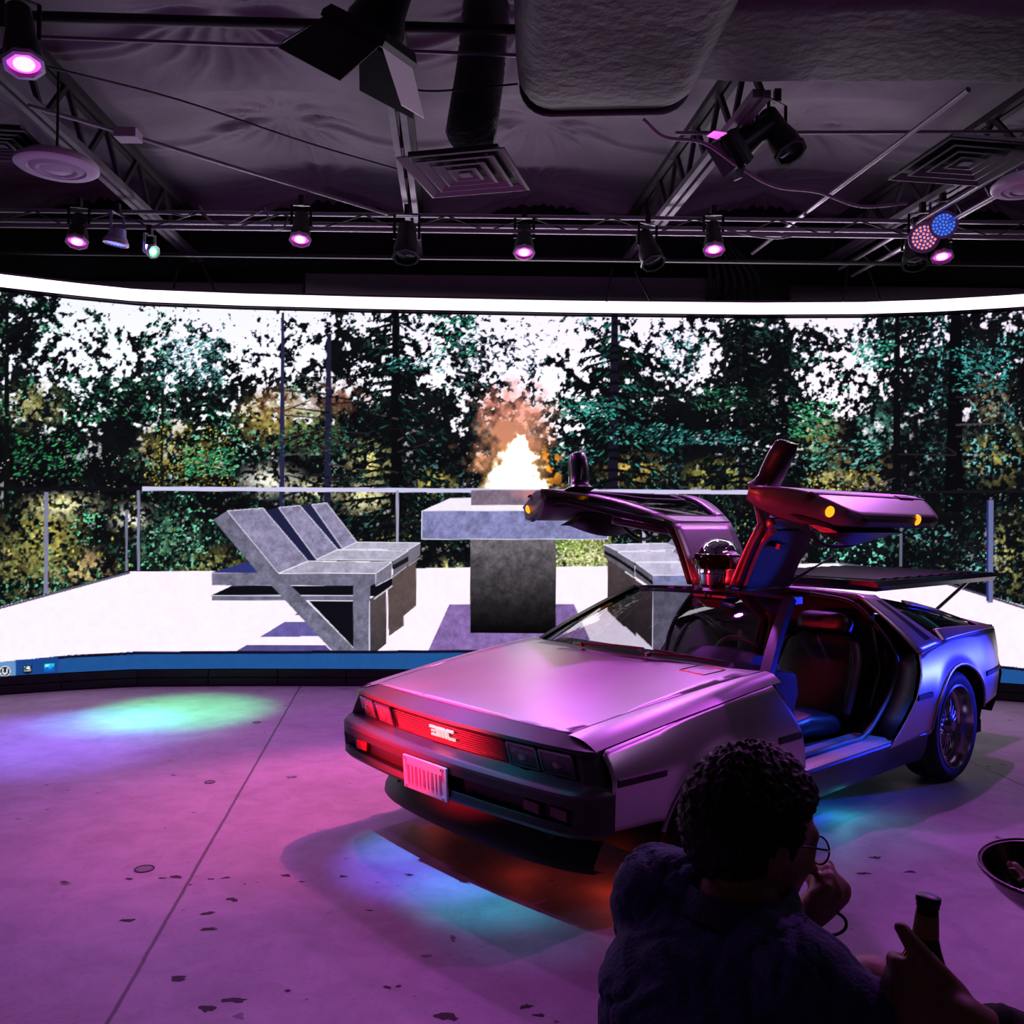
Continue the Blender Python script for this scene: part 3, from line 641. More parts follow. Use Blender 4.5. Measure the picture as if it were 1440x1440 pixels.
# seen from the front the car's right (-y) is on the left
yD = -.075; letter_bar(yD, zt, yD+.036, zt); letter_bar(yD+.042, zt-.006, yD+.042, zb+.006); letter_bar(yD, zb, yD+.036, zb); letter_bar(yD+.004, zm, yD+.022, zm, .008)
yM = -.020; letter_bar(yM, zb, yM, zt-.004); letter_bar(yM+.022, zb, yM+.022, zt-.004); letter_bar(yM+.044, zb, yM+.044, zt-.004); letter_bar(yM+.004, zt, yM+.040, zt)
yC = .040; letter_bar(yC+.006, zt, yC+.042, zt); letter_bar(yC, zt-.006, yC, zb+.006); letter_bar(yC+.006, zb, yC+.042, zb)
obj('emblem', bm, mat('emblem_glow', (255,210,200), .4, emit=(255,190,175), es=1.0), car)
# number plate
def on_bump(y, z, d=0.): return Vector((np.interp(y, [p.y for p in LED], [p.x for p in LED])+d, y, z))
bm = B(); pq = [on_bump(-.155,.352,.004), on_bump(.155,.352,.004), on_bump(.155,.497,.016), on_bump(-.155,.497,.016)]
hexa(bm, [v-Vector((.012,0,0)) for v in pq]+pq)
pm = mat('plate_red_lit', (246,176,182), .4)  # red light falling on the plate is put into its base colour
plate = obj('licence_plate', bm, pm, car, bevel=.003)
bm = B()
for k, y in enumerate(np.linspace(-.115, .115, 9)):
    w = .010 if k % 2 else .016; a = pq[0].lerp(pq[1], (y+.155)/.31); b = pq[3].lerp(pq[2], (y+.155)/.31)
    beam(bm, a.lerp(b, .22)+Vector((.001,0,0)), a.lerp(b, .74)+Vector((.001,0,0)), w, .002, up=(1,0,0))
obj('plate_marking', bm, mat('plate_ink', (150,90,110), .5), plate)
for y in (-.13,.13):
    for i, j, dz in ((3,2,-.012),(0,1,.012)):
        a = pq[i].lerp(pq[j], (y+.155)/.31)+Vector((0,0,dz)); bm = B(); lathe(bm, [(0,.008),(.006,.007),(.007,0)], 10, a, (1,0,0)); obj('plate_screw', bm, CHROME, plate)
for s, y in ((-1,-.60),(1,.60),(1,.73)):
    bm = B(); a = on_bump(y, .436, -.028); box(bm, a-Vector((.01,.045,.022)), a+Vector((.01,.045,.022))); t = obj('turn_signal', bm, mat('amber_lens_dark' if s > 0 else 'red_lens', (60,30,12) if s > 0 else (170,20,24), .2), car, bevel=.004)
# --- side strip and fender side marker
for s in (1, -1):
    for x0, x1, z in ((3.06,2.80,.556),(2.01,1.83,.556),(.60,.42,.575),(-.43,-.83,.60)):
        n = 10; rr = []
        for x in np.linspace(x0, x1, n): rr.append([Vector((x, s*(Yside(x, z-.018)-.002), z-.018)), Vector((x, s*(Yside(x, z)+.008), z-.012)), Vector((x, s*(Yside(x, z)+.008), z+.012)), Vector((x, s*(Yside(x, z+.018)-.002), z+.018))])
        bm = B(); loft(bm, rr); obj('side_molding', bm, TRIMB, car, 30)
# --- rear quarter panel
ap = arch_pts(ARCH[1], 170, 3)
low = [(-.868,.70),(-.83,.50),(-.80,.42),(ap[0][0]-.001,.40)]+ap+[(ap[-1][0]+.001,.345),(.87,.335)]
upp = [(x, zc(x)-.004) for x in np.linspace(-.868, .455, 20)]+[(.50,.71),(.615,.575),(.72,.47),(.87,.337)]
qp = side_panel('quarter_panel', low, upp, STEEL); mirror(qp)
for a, nm in ((ARCH[0], 0), (ARCH[1], 1)):
    for s in (1, -1):
        bm = B(); tube(bm, [Vector((x, s*(Yside(x, z)-.004), z)) for x, z in arch_pts((a[0], a[1], a[2]+.004, a[3]+.004), 170, 6)], .011, 8); obj('arch_lip', bm, STEEL2, car)
        bm = B(); rr = []
        for x, z in arch_pts((a[0], a[1], a[2]-.002, a[3]-.002), 200, -20): rr.append([Vector((x, s*(Yside(x, z)-.012), z)), Vector((x, s*.55, z))])
        loft(bm, rr, closed=False); obj('wheel_well', bm, mat('well_black', (5,5,6), .9), car)
# --- rocker below the doors, floor pan
for s in (1, -1):
    bm = B(); rr = []
    for x in np.linspace(1.98, .42, 12):
        y = Yside(x, .36)-.004
        rr.append([Vector((x, s*(y-.16), .375)), Vector((x, s*(y-.01), .375)), Vector((x, s*y, .35)), Vector((x, s*(y-.02), .24)), Vector((x, s*(y-.05), .19)), Vector((x, s*(y-.16), .185))])
    loft(bm, rr); rk = obj('rocker_panel', bm, mat('rocker_grey', (40,38,44), .35, .3), car, 30)
bm = B(); box(bm, (-.62,-.80,.19), (2.02,.80,.27)); box(bm, (2.0,-.55,.19), (3.05,.55,.5)); box(bm, (-.80,-.55,.22), (-.2,.55,.70)); obj('underbody', bm, mat('underbody_black', (8,8,9), .9), car)
# --- windscreen and pillars
def ws_base(t): y = .775*t; return Vector((cowl_x(y)-.015, y, .845-.035*t*t+.012))
def ws_top(t): y = .535*t; return Vector((1.335-.06*t*t, y, 1.152-.022*t*t))
def ws(t, u): a, b = ws_base(t), ws_top(t); p = a.lerp(b, u); return p+Vector((.05,0,.075))*(.8*u*(1-u)*1.2)*(1-.35*t*t)
bm = B(); loft(bm, [[ws(t, u) for u in np.linspace(.015, .985, 9)] for t in np.linspace(-.965, .965, 25)], closed=False); wind = obj('windscreen', bm, GLASS, car, 180)
def pillar(s):
    bm = B(); rr = []
    for u in np.linspace(0, 1, 9):
        p = ws(s*.985, u); w = .032
        rr.append([p+Vector((w*.9, -s*.018, .004)), p+Vector((.0, s*.022, .012)), p+Vector((-w*1.3, s*.020, -.012)), p+Vector((-w, -s*.02, -.02))])
    loft(bm, rr); return obj('windscreen_pillar', bm, mat('pillar_metal', (44,40,48), .35, .8), car, 30)
pillar(1); pillar(-1)
bm = B(); loft(bm, [[ws_top(t)+Vector((.022,0,-.006)), ws_top(t)+Vector((.004,0,.008)), ws_top(t)+Vector((-.10,0,.006)), ws_top(t)+Vector((-.10,0,-.03)), ws_top(t)+Vector((.0,0,-.03))] for t in np.linspace(-1.02, 1.02, 15)]); obj('roof_header', bm, mat('header_metal', (60,54,60), .25, .85), car, 30)
bm = B(); loft(bm, [[ws_base(t)+Vector((.055,0,-.022)), ws_base(t)+Vector((.035,0,-.004)), ws_base(t)+Vector((-.03,0,.004)), ws_base(t)+Vector((-.16,0,-.06)), ws_base(t)+Vector((-.02,0,-.09))] for t in np.linspace(-1, 1, 21)]); obj('cowl', bm, BLACK, car, 30)
# wipers
for a0, a1 in ((.30, .78),(-.28,.24)):
    bm = B(); pts = [ws(t, .045+.01*sin(6*t))+Vector((.012,0,.014)) for t in np.linspace(a0, a1-.02, 8)]; tube(bm, pts, .006, 6); p = ws_base(a0)+Vector((.03,0,.01)); lathe(bm, [(0,.02),(.014,.016),(.016,0)], 12, p, (.3,0,1)); tube(bm, [p+Vector((0,0,.012)), pts[4]], .007, 6); obj('wiper', bm, BLACK, car)
# roof spine between the doors and roof behind them
bm = B(); loft(bm, [[Vector((x, -.125, 1.138)), Vector((x, -.118, 1.152)), Vector((x, 0, 1.158)), Vector((x, .118, 1.152)), Vector((x, .125, 1.138)), Vector((x, .11, 1.10)), Vector((x, -.11, 1.10))] for x in np.linspace(1.26, .54, 8)]); obj('roof_spine', bm, STEEL, car, 40)
def roof_edge(x): return Vector((x, interp(x, [-.87,-.5,.0,.38,.62], [.66,.64,.62,.575,.555]), interp(x, [-.87,-.65,-.3,.0,.38,.62], [.875,.915,.995,1.05,1.108,1.125])))
bm = B(); loft(bm, [[Vector((x, y, roof_edge(x).z+.024*(1-(y/roof_edge(x).y)**2))) for y in np.linspace(-1, 1, 13)*roof_edge(x).y] for x in np.linspace(.60, .40, 5)], closed=False); obj('rear_roof', bm, STEEL, car, 180, solid=.03)
# sail panels with the quarter glass and the door pillar
def sail(x, t):
    e = roof_edge(x); c = Vector((x, yc(x), zc(x))); p = e.lerp(c, t); p.y += .022*sin(PI*t); return p
def strip_pts(x0, x1, t0, t1, nx=14, nt=8, d=0.): return [[sail(x, t)+Vector((0,d,d*.6)) for t in np.linspace(t0, t1, nt)] for x in np.linspace(x0, x1, nx)]
for s in (1, -1):
    bm = B(); loft(bm, strip_pts(.12, -.86, .70, 1.0), closed=False); loft(bm, strip_pts(-.60, -.86, 0, .70, 6), closed=False); loft(bm, strip_pts(.12, -.60, 0, .10), closed=False)
    rows = []
    for t in np.linspace(0, 1, 12):   # door pillar, slanting down and forward
        xa, xb = .60-.13*t+.0*t, .40-.28*t
        rows.append([sail(x, t) for x in np.linspace(xa, xb, 5)])
    loft(bm, rows, closed=False)
    for v in bm.verts: v.co.y *= s
    obj('sail_panel', bm, STEEL, car, 50, solid=.012, off=0)
    bm = B(); rows = []
    for t in np.linspace(.10, .86, 8): rows.append([sail(x, t)+Vector((0,.006,.004)) for x in np.linspace(.475-.20*t, .435-.235*t, 3)])
    loft(bm, rows, closed=False)
    for v in bm.verts: v.co.y *= s
    obj('pillar_vent', bm, BLACK, car, 60)
    bm = B(); rows = []
    for t in np.linspace(.08, .74, 9): rows.append([sail(x, t)-Vector((0,.010,.006)) for x in np.linspace(.38-.28*t, -.58, 12)])
    loft(bm, rows, closed=False)
    for v in bm.verts: v.co.y *= s
    obj('quarter_window', bm, DGLASS, car, 180)
# rear deck, rear glass, tail
bm = B(); loft(bm, [[Vector((x, y, roof_edge(x).z-.01)) for y in np.linspace(-1, 1, 9)*roof_edge(x).y] for x in np.linspace(.42, -.62, 12)], closed=False); obj('rear_glass', bm, DGLASS, car, 180)
bm = B(); loft(bm, [[Vector((x, y, roof_edge(x).z)) for y in np.linspace(-1, 1, 9)*roof_edge(x).y] for x in np.linspace(-.60, -.87, 5)], closed=False); obj('rear_deck', bm, STEEL2, car, 180)
bm = B(); rr = []
for y in np.linspace(-1, 1, 15):
    k = abs(y)**4; rr.append([Vector((-.86+.02*k, y*.66 if abs(y) < 1 else y*.785, .872)), Vector((-.90+.06*k, y*.80, .80)), Vector((-.915+.07*k, y*.83, .62)), Vector((-.93+.08*k, y*.845, .56)), Vector((-.90+.08*k, y*.835, .42)), Vector((-.80, y*.80, .30))])
loft(bm, rr, closed=False); obj('rear_fascia', bm, PLAST, car, 35)
# raised rear louvre lid on its prop
lz = lambda x: 1.190+.002*(.36-x)
bm = B(); loft(bm, [[Vector((x, -.56, lz(x)-.06)), Vector((x, .56, lz(x)-.06)), Vector((x, .575, lz(x)-.03)), Vector((x, .55, lz(x))), Vector((x, -.55, lz(x))), Vector((x, -.575, lz(x)-.03))] for x in np.linspace(.36, -1.50, 12)]); lou = obj('rear_louvre', bm, mat('louvre_black', (26,22,30), .22, .3), car, 40)
bm = B()
for k in range(9): x = .2-.17*k; hexa(bm, [Vector((a, b, lz(a)+c)) for a, b, c in ((x,-.5,.001),(x,.5,.001),(x-.09,.5,.001),(x-.09,-.5,.001),(x,-.5,.004),(x,.5,.004),(x-.09,.5,.012),(x-.09,-.5,.012))])
obj('louvre_slat', bm, BLACK, lou)
bm = B(); tube(bm, [(-.55,.54,.97),(-1.07,.54,1.14)], .012, 8); obj('louvre_prop', bm, mat('prop_metal', (170,166,174), .3, 1.), lou)
# --- gullwing doors: modelled shut, then swung up about the roof hinge
HY, HZ = .13, 1.14
def make_door(s, ang):
    d = empty('gullwing_door', (0, s*HY, HZ), 0, car); d.rotation_euler = (s*R(ang), 0, 0)
    d['label'] = 'raised gullwing door on the near side' if s > 0 else 'raised gullwing door on the far side'
    off = Vector((0, s*HY, HZ))
    def P(o):
        return o
    def put(name, bm, m, smooth=40, solid=0., bevel=0., par=None, so=-1):
        for v in bm.verts: v.co = Vector((v.co.x, v.co.y*s, v.co.z))-off
        bmesh.ops.recalc_face_normals(bm, faces=bm.faces)
        o = obj(name, bm, m, par or d, smooth, bevel=bevel, solid=solid, off=so); return o
    # window frame outline along the shoulder: top (roof edge) to belt
    def xf(t): return 1.235+(1.955-1.235)*t      # front edge from roof to belt
    def xr(t): return .63-.13*t                  # rear edge
    def side(x, t):                              # t 0 roof edge .. 1 belt
        return Vector((x, .56+(.868-.56)*t+.03*sin(PI*t), 1.12+(.80-1.12)*t+.018*sin(PI*t)))
    # roof skin
    bm = B(); rows = []
    for t in np.linspace(0, 1, 8):
        y = .145+(.56-.145)*t; z = 1.152-.034*t**2.2
        rows.append([Vector((x, y, z)) for x in np.linspace(1.245-.012*t, .62, 9)])
    loft(bm, rows, closed=False); put('roof_panel', bm, STEEL, 180, solid=.008, so=0)
    bm = B(); rows = []
    for t in np.linspace(0, 1, 8):
        y = .155+(.53-.155)*t; z = 1.115-.034*t**2.2
        rows.append([Vector((x, y, z)) for x in np.linspace(1.20, .66, 9)])
    loft(bm, rows, closed=False); put('headliner', bm, mat('headliner_grey', (84,80,84), .8, bump=.1, bscale=80), 180, solid=.01, so=0)
    # frame round the window
    def border(name, t0, t1, xa, xb, m, nt=10, nx=10, z=0.):
        bm = B(); loft(bm, [[side(x, t)+Vector((0,z,z)) for x in np.linspace(xa(t), xb(t), nx)] for t in np.linspace(t0, t1, nt)], closed=False); return bm
    bm = border('', 0, .13, xf, xr, STEEL)
    for (fa, fb) in ((xf, lambda t: xf(t)-.085-.05*t), (lambda t: xr(t)+.10+.05*t, xr)):
        loft(bm, [[side(x, t) for x in np.linspace(fa(t), fb(t), 4)] for t in np.linspace(.13, .92, 10)], closed=False)
    loft(bm, [[side(x, t) for x in np.linspace(xf(t), xr(t), 12)] for t in np.linspace(.92, 1, 3)], closed=False)
    put('window_frame', bm, STEEL, 60, solid=.012, so=0)
    bm = B(); loft(bm, [[side(x, t)-Vector((0,.006,.006)) for x in np.linspace(xf(t)-.07-.05*t, xr(t)+.085+.05*t, 10)] for t in np.linspace(.11, .94, 10)], closed=False); put('door_window', bm, glass('door_glass', (150,150,160), .03), 180)
    bm = B()   # small opening pane frame and black seal
    for a, b in (((1.60,.93),(1.22,.60)),((1.22,.60),(.80,.60)),((.80,.60),(.78,.93)),((1.60,.93),(.78,.93))):
        n = 8; pts = [side(a[0]+(b[0]-a[0])*k/n, a[1]+(b[1]-a[1])*k/n) for k in range(n+1)]; tube(bm, pts, .010, 8)
    put('pane_frame', bm, BLACK)
    bm = B(); ring = [side(xf(t)-.085-.05*t, t) for t in np.linspace(.13, .92, 8)]+[side(x, .92) for x in np.linspace(xf(.92)-.131, xr(.92)+.146, 8)]+[side(xr(t)+.10+.05*t, t) for t in np.linspace(.92, .13, 8)]+[side(x, .13) for x in np.linspace(xr(.13)+.1065, xf(.13)-.0915, 8)]
    tube(bm, ring+ring[:1], .010, 8); put('window_seal', bm, TRIMB)
    # lower skin
    low = [(.515,.794),(.58,.69),(.63,.575),(.74,.47),(.89,.35),(1.68,.35),(1.74,.40),(1.765,.47),(1.81,.575),(1.885,.69),(1.955,.794)]
    bm = B(); chain_panel(bm, low, [(.515,.7955),(1.955,.7955)], sorted(set([p[0] for p in low]+list(np.linspace(.52,1.95,32).round(3))))); put('outer_skin', bm, STEEL, 35, solid=.008, so=0)
    n = 14; bm = B(); rr = []
    for x in np.linspace(1.815, .64, n): rr.append([Vector((x, Yside(x,.538)-.002,.538)), Vector((x, Yside(x,.556)+.008,.546)), Vector((x, Yside(x,.556)+.008,.568)), Vector((x, Yside(x,.574)-.002,.574))])
    loft(bm, rr); put('door_molding', bm, TRIMB, 30)
    # door body: end faces and inner trim
    def inner(z): return Yside(1.2, z)-interp(z, [.35,.45,.60,.72,.80], [.05,.10,.16,.12,.055])
    prof = [(.355), .42, .50, .575, .66, .74, .80]
    def fx(z): return interp(z, [.35,.40,.47,.575,.69,.80], [1.68,1.735,1.76,1.805,1.88,1.945])
    def rx(z): return interp(z, [.35,.47,.575,.69,.80], [.895,.745,.635,.585,.52])
    for nm, fn, lab_ in (('front_shut_face', fx, 1), ('rear_shut_face', rx, -1)):
        bm = B(); loft(bm, [[Vector((fn(z), Yside(fn(z), z)-.006, z)), Vector((fn(z)-.01*lab_, inner(z), z))] for z in prof], closed=False); put(nm, bm, mat('shut_face_grey', (104,94,98), .4, .3), 40, solid=.012, so=0)
    bm = B(); loft(bm, [[Vector((x, inner(z), z)) for x in np.linspace(fx(z)-.008, rx(z)+.008, 12)] for z in prof], closed=False); loft(bm, [[Vector((x, inner(.355)+.0, .355)), Vector((x, Yside(x, .355)-.006, .352))] for x in np.linspace(fx(.355), rx(.355), 12)], closed=False)
    put('inner_trim', bm, mat('trim_black', (26,24,27), .5), 40, solid=.015, so=0)
    bm = B(); rr = []   # arm rest pod
    for x in np.linspace(1.55, .85, 10):
        k = sin(PI*(1.6-x)/.8); rr.append([Vector((x, inner(.6)+.0, .70)), Vector((x, inner(.6)-.05*k-.02, .67)), Vector((x, inner(.6)-.09*k-.02, .58)), Vector((x, inner(.55)-.03, .50))])
    loft(bm, rr); put('arm_rest', bm, LEATH, 50)
    # fat rubber seal down the roof front and pillar edge
    bm = B(); pts = [Vector((1.225,.17,1.12)), Vector((1.225,.40,1.11)), Vector((1.23,.53,1.085)), Vector((1.29,.585,1.04)), Vector((1.55,.69,.93)), Vector((1.80,.79,.83)), Vector((1.87,.80,.74)), Vector((1.80,.80,.60)), Vector((1.73,.81,.45))]
    tube(bm, spline(pts, 5), .020, 10); put('door_seal', bm, TRIMB, 180)
    bm = B(); pts = [Vector((1.185,.17,1.105)), Vector((1.185,.40,1.095)), Vector((1.19,.51,1.065)), Vector((1.26,.56,1.00)), Vector((1.50,.65,.89))]
    tube(bm, spline(pts, 5), .024, 10); put('header_trim', bm, mat('header_trim_metal', (120,104,108), .3, .6), 180)
    # mirror pod at the front of the belt line
    bm = B(); o = Vector((1.70, .85, .815)); rr = []
    for k, (dy, w, h, fw_) in enumerate(((0.,.15,.055,.0),(.02,.10,.05,.0),(.05,.080,.052,-.015),(.10,.074,.058,-.03),(.17,.068,.058,-.045),(.225,.060,.052,-.055),(.24,.045,.04,-.055))):
        rr.append([o+Vector((fw_+w*math.copysign(abs(cos(a))**.6, cos(a))*.75, dy, .02+h*.6+h*math.copysign(abs(sin(a))**.6, sin(a)))) for a in np.linspace(0, 2*PI, 16, endpoint=False)])
    loft(bm, rr); mi = put('door_mirror', bm, mat('mirror_shell', (22,17,26), .25, coat=.4), 50)
    # amber edge lamps, handle
    for x, z, y in ((fx(.46)+.004, .47, Yside(1.7,.47)-.045), (1.12, .352, Yside(1.12,.36)-.018)):
        bm = B(); sp = bmesh.ops.create_uvsphere(bm, u_segments=14, v_segments=10, radius=1)
        for v in sp['verts']: v.co = Vector((x+v.co.x*.022, y+v.co.y*.028, z+v.co.z*.020))
        put('edge_lamp', bm, mat('amber_glow', (255,150,40), .3, emit=(255,140,20), es=2.2), 180)
    bm = B(); x0 = .80; box(bm, (x0, Yside(x0,.556)-.002, .535), (x0+.16, Yside(x0,.556)+.013, .577)); put('door_handle', bm, BLACK, bevel=.004)
    bm = B(); box(bm, (1.02,.44,1.02), (1.10,.47,1.10)); tube(bm, spline([(1.35,.68,.80),(1.15,.58,.76),(.95,.60,.70),(.9,.70,.62)], 5), .012, 8); put('pull_strap', bm, LEATH)
    return d
make_door(1, 69); make_door(-1, 70)
for s in (1, -1):
    bm = B(); tube(bm, [(.70, s*.10, 1.12), (.62, s*.30, 1.27)], .010, 8); tube(bm, [(.62, s*.30, 1.27),(.57, s*.40, 1.34)], .006, 8); obj('gas_strut', bm, mat('strut_metal', (90,84,90), .3, .9), car)
# --- cabin
bm = B(); loft(bm, [[Vector((x,-.78,.30)), Vector((x,.78,.30)), Vector((x,.80,.34)), Vector((x,-.80,.34))] for x in (2.0,1.2,.4)]); obj('cabin_floor', bm, mat('carpet_black', (12,11,12), .95), car)
bm = B(); loft(bm, [[Vector((.44+.02*z, y, z)) for z in np.linspace(.3, 1.09, 6)] for y in np.linspace(-.60, .60, 9)], closed=False); obj('rear_bulkhead', bm, mat('bulkhead_grey', (38,34,36), .8), car, solid=.03)
bm = B(); box(bm, (.40,-.50,.885), (.43,.50,1.04)); obj('rear_cabin_window', bm, DGLASS, car)
bm = B(); loft(bm, [[Vector((x,-.15,.34)), Vector((x,.15,.34)), Vector((x,.13,z)), Vector((x,-.13,z))] for x, z in ((1.75,.62),(1.5,.58),(1.3,.55),(.5,.57))]); cns = obj('centre_console', bm, LEATH, car, bevel=.02)
bm = B(); tube(bm, [(1.25,.0,.55),(1.24,.0,.66)], .010, 8); lathe(bm, [(0,.03),(.02,.02),(.022,0),(.014,-.02)], 12, (1.24,0,.67)); obj('gear_lever', bm, BLACK, cns)
bm = B(); loft(bm, [[Vector((1.98,y,.80)), Vector((1.72,y,.83)), Vector((1.55,y,.79)), Vector((1.53,y,.68)), Vector((1.62,y,.50)), Vector((1.95,y,.45))] for y in np.linspace(-.74, .74, 9)]); dash = obj('dashboard', bm, mat('dash_black', (26,24,28), .5), car, 40, bevel=.02)
bm = B(); loft(bm, [[Vector((1.74,y,.82)), Vector((1.66,y,.885-.5*(y-.37)**2)), Vector((1.56,y,.875-.5*(y-.37)**2)), Vector((1.56,y,.74))] for y in np.linspace(.17, .57, 9)]); obj('instrument_hood', bm, LEATH, dash, 40)
# steering wheel
bm = B(); sc_ = Vector((1.43,.37,.76)); ax_ = Vector((-.88,0,.47)); x_, y_, d_ = frame_z(ax_)
tube(bm, [sc_+(x_*cos(a)+y_*sin(a))*.185 for a in np.linspace(0, 2*PI, 41)], .014, 10); swl = obj('steering_wheel', bm, LEATH, car, 180)
bm = B(); lathe(bm, [(0,.03),(.05,.025),(.055,0),(.03,-.16)], 20, sc_, ax_)
for a in (0, PI, PI*1.5): beam(bm, sc_+(x_*cos(a)+y_*sin(a))*.04, sc_+(x_*cos(a)+y_*sin(a))*.18, .03, .01, up=ax_)
obj('wheel_hub', bm, BLACK, swl, 40)
# rear-view mirror
bm = B(); box(bm, (1.265,-.10,1.045), (1.285,.10,1.095)); tube(bm, [(1.28,0,1.09),(1.31,0,1.13)], .008, 8); obj('rear_view_mirror', bm, BLACK, car, bevel=.008)
# seats
def make_seat(yc_):
    st = empty('seat', (0,0,0), 0, car)
    def sweep(path, width, thick, name, m, ribs=5, par=st):
        bm = B(); rr = []
        for (x, z, w, t, nx, nz) in path:
            ring = []
            for k in range(28):
                a = 2*PI*k/28; cy = math.copysign(abs(cos(a))**.5, cos(a)); sz = math.copysign(abs(sin(a))**.6, sin(a))
                b = 1+.10*cos(ribs*PI*cy)*(.5 if sz > 0 else 0)
                ring.append(Vector((x+nx*t*sz*b, yc_+w*cy, z+nz*t*sz*b)))
            rr.append(ring)
        loft(bm, rr); return obj(name, bm, m, par, 60)
    sweep([(1.38,.40,.19,.05,.1,1),(1.36,.43,.23,.07,.1,1),(1.2,.45,.245,.075,.05,1),(.95,.42,.245,.075,.1,1),(.82,.40,.22,.06,.3,1)], 0, 0, 'seat_cushion', LEATH, 4)
    sweep([(.86,.40,.21,.06,1,.2),(.80,.52,.245,.075,1,.28),(.72,.68,.245,.07,1,.3),(.655,.82,.22,.06,1,.3),(.63,.875,.17,.045,1,.3)], 0, 0, 'seat_back', LEATH, 4)
    sweep([(.655,.885,.10,.035,1,.3),(.645,.905,.165,.055,1,.3),(.63,.955,.17,.06,1,.3),(.615,.995,.15,.05,1,.3),(.61,1.008,.10,.03,1,.3)], 0, 0, 'head_rest', LEATH, 3)
    for sd in (-1, 1):
        bm = B(); tube(bm, spline([(.84,yc_+sd*.235,.46),(.80,yc_+sd*.25,.58),(.72,yc_+sd*.245,.74),(.66,yc_+sd*.20,.85)], 5), [.03]*15+[.02], 10); obj('side_bolster', bm, LEATG, st, 180)
    return st
make_seat(.38); make_seat(-.38)
# sill plates and door opening seal
for s in (1, -1):
    bm = B(); loft(bm, [[Vector((x, s*.66, .345)), Vector((x, s*.69, .385)), Vector((x, s*.86, .385)), Vector((x, s*.895, .37)), Vector((x, s*.89, .36))] for x in np.linspace(1.74, .86, 8)], closed=False); sp = obj('sill_plate', bm, mat('sill_metal', (150,148,156), .35, .7), car, 30)
    bm = B(); pts = [(1.90,s*.78,.80),(1.80,s*.80,.66),(1.72,s*.80,.46),(1.66,s*.80,.40),(1.2,s*.80,.395),(.98,s*.80,.40),(.80,s*.80,.50),(.66,s*.80,.62),(.60,s*.80,.76),(.60,s*.74,.88),(.62,s*.62,1.02),(.64,s*.52,1.085),(.66,s*.3,1.11)]
    tube(bm, spline(pts, 5), .016, 8); obj('opening_seal', bm, TRIMB, car, 180)
    bm = B(); loft(bm, [[Vector((x0, s*.80, z)), Vector((x0-.02, s*(Yside(x0, z)-.02), z))] for x0, z in ((1.95,.80),(1.885,.69),(1.81,.575),(1.765,.47),(1.74,.39))], closed=False); obj('hinge_post', bm, mat('post_grey', (90,88,96), .4, .4), car, 40, solid=.01)
    bm = B(); loft(bm, [[Vector((x0+.02, s*.66, z)), Vector((x0, s*(Yside(x0, z)-.015), z))] for x0, z in ((.47,.80),(.51,.71),(.62,.575),(.73,.47),(.86,.37))], closed=False); lt = obj('latch_post', bm, BLACK, car, 40, solid=.01)
    bm = B(); tube(bm, [(.52,s*.60,1.02),(.60,s*.70,.70),(.72,s*.70,.50)], .012, 6); obj('seat_belt', bm, BLACK, car)
# --- wheels
def make_wheel(x, y, rad, s, rim):
    w = empty('wheel', (x, s*y, rad), 0, car)
    W = .235
    bm = B(); lathe(bm, [(rim-.004,-.01),(rim+.012,-.004),(rim+.045,.004),(rad-.03,.0),(rad-.008,-.02),(rad,-.045),(rad,-W+.045),(rad-.01,-W+.02),(rim,-W)], 56, (0,0,0), (0,s,0)); obj('tyre', bm, mat('tyre_rubber', (16,15,16), .7, bump=.15, bscale=60), w, 40)
    bm = B(); lathe(bm, [(rim+.004,-.012),(rim+.006,.0),(rim-.006,.003),(rim-.012,-.01),(rim-.022,-.07),(rim-.04,-.085),(rim-.045,-.095),(rim-.05,-.2)], 56, (0,0,0), (0,s,0)); obj('rim', bm, mat('rim_polish', (190,184,192), .16, 1.), w, 40)
    bm = B(); n = 20; r1 = rim-.040
    for k in range(n):
        for dd in (-1, 1):
            a = 2*PI*k/n; b = a+dd*.30
            tube(bm, [(.055*cos(a), -s*.055, .055*sin(a)), (.6*r1*cos((a+b)/2), -s*.062, .6*r1*sin((a+b)/2)), (r1*cos(b), -s*.085, r1*sin(b))], [.0065,.005,.006], 6)
    obj('spokes', bm, mat('spoke_metal', (150,142,152), .3, 1.), w, 60)
    bm = B(); lathe(bm, [(0,-.020),(.03,-.022),(.036,-.03),(.055,-.04),(.062,-.05),(.066,-.09)], 28, (0,0,0), (0,s,0)); obj('hub_cap', bm, mat('hub_metal', (120,112,122), .25, 1.), w, 30)
    bm = B(); lathe(bm, [(.0,-.13),(rim-.03,-.13),(rim-.03,-.15),(0,-.15)], 32, (0,0,0), (0,s,0)); obj('brake_disc', bm, mat('brake_metal', (34,32,36), .4, .8), w, 30)
    return w
for s in (1, -1): make_wheel(0, .895, .33, s, .245); make_wheel(2.40, .885, .305, s, .235)
# helmet standing on the roof between the doors
hm = empty('helmet', (0,0,0)); tag(hm, 'mirror chrome full face helmet with dark wraparound visor on the car roof', 'helmet')
def car_w(p): return car.matrix_basis @ Vector(p)
hl = Vector((2.0923, 6.0180, 0)); rot = Matrix.Rotation(3.8718, 3, 'Z')
hb = hl+rot @ Vector((1.16, -.005, 1.158))
hm.location = hb; hm.scale = (1.12,1.12,1.12); hm.rotation_euler = (0,0,math.atan2(-hb.y, -hb.x)-.28)     # face (+x) to the viewer
def hell(a, e, k=0.): # helmet surface, a: turn, e: 0 bottom..1 top
    z = .0+.255*e; r_ = (.098+.018*sin(PI*min(1, e*1.05)**.9)) if e < .62 else .116*math.sqrt(max(0, 1-((e-.58)/.42)**2))**.95
    fx_ = 1.16*(1+.10*(1-e)*max(0, cos(a))**2); return Vector(((r_+k)*cos(a)*fx_, (r_+k)*sin(a)*.98, z))
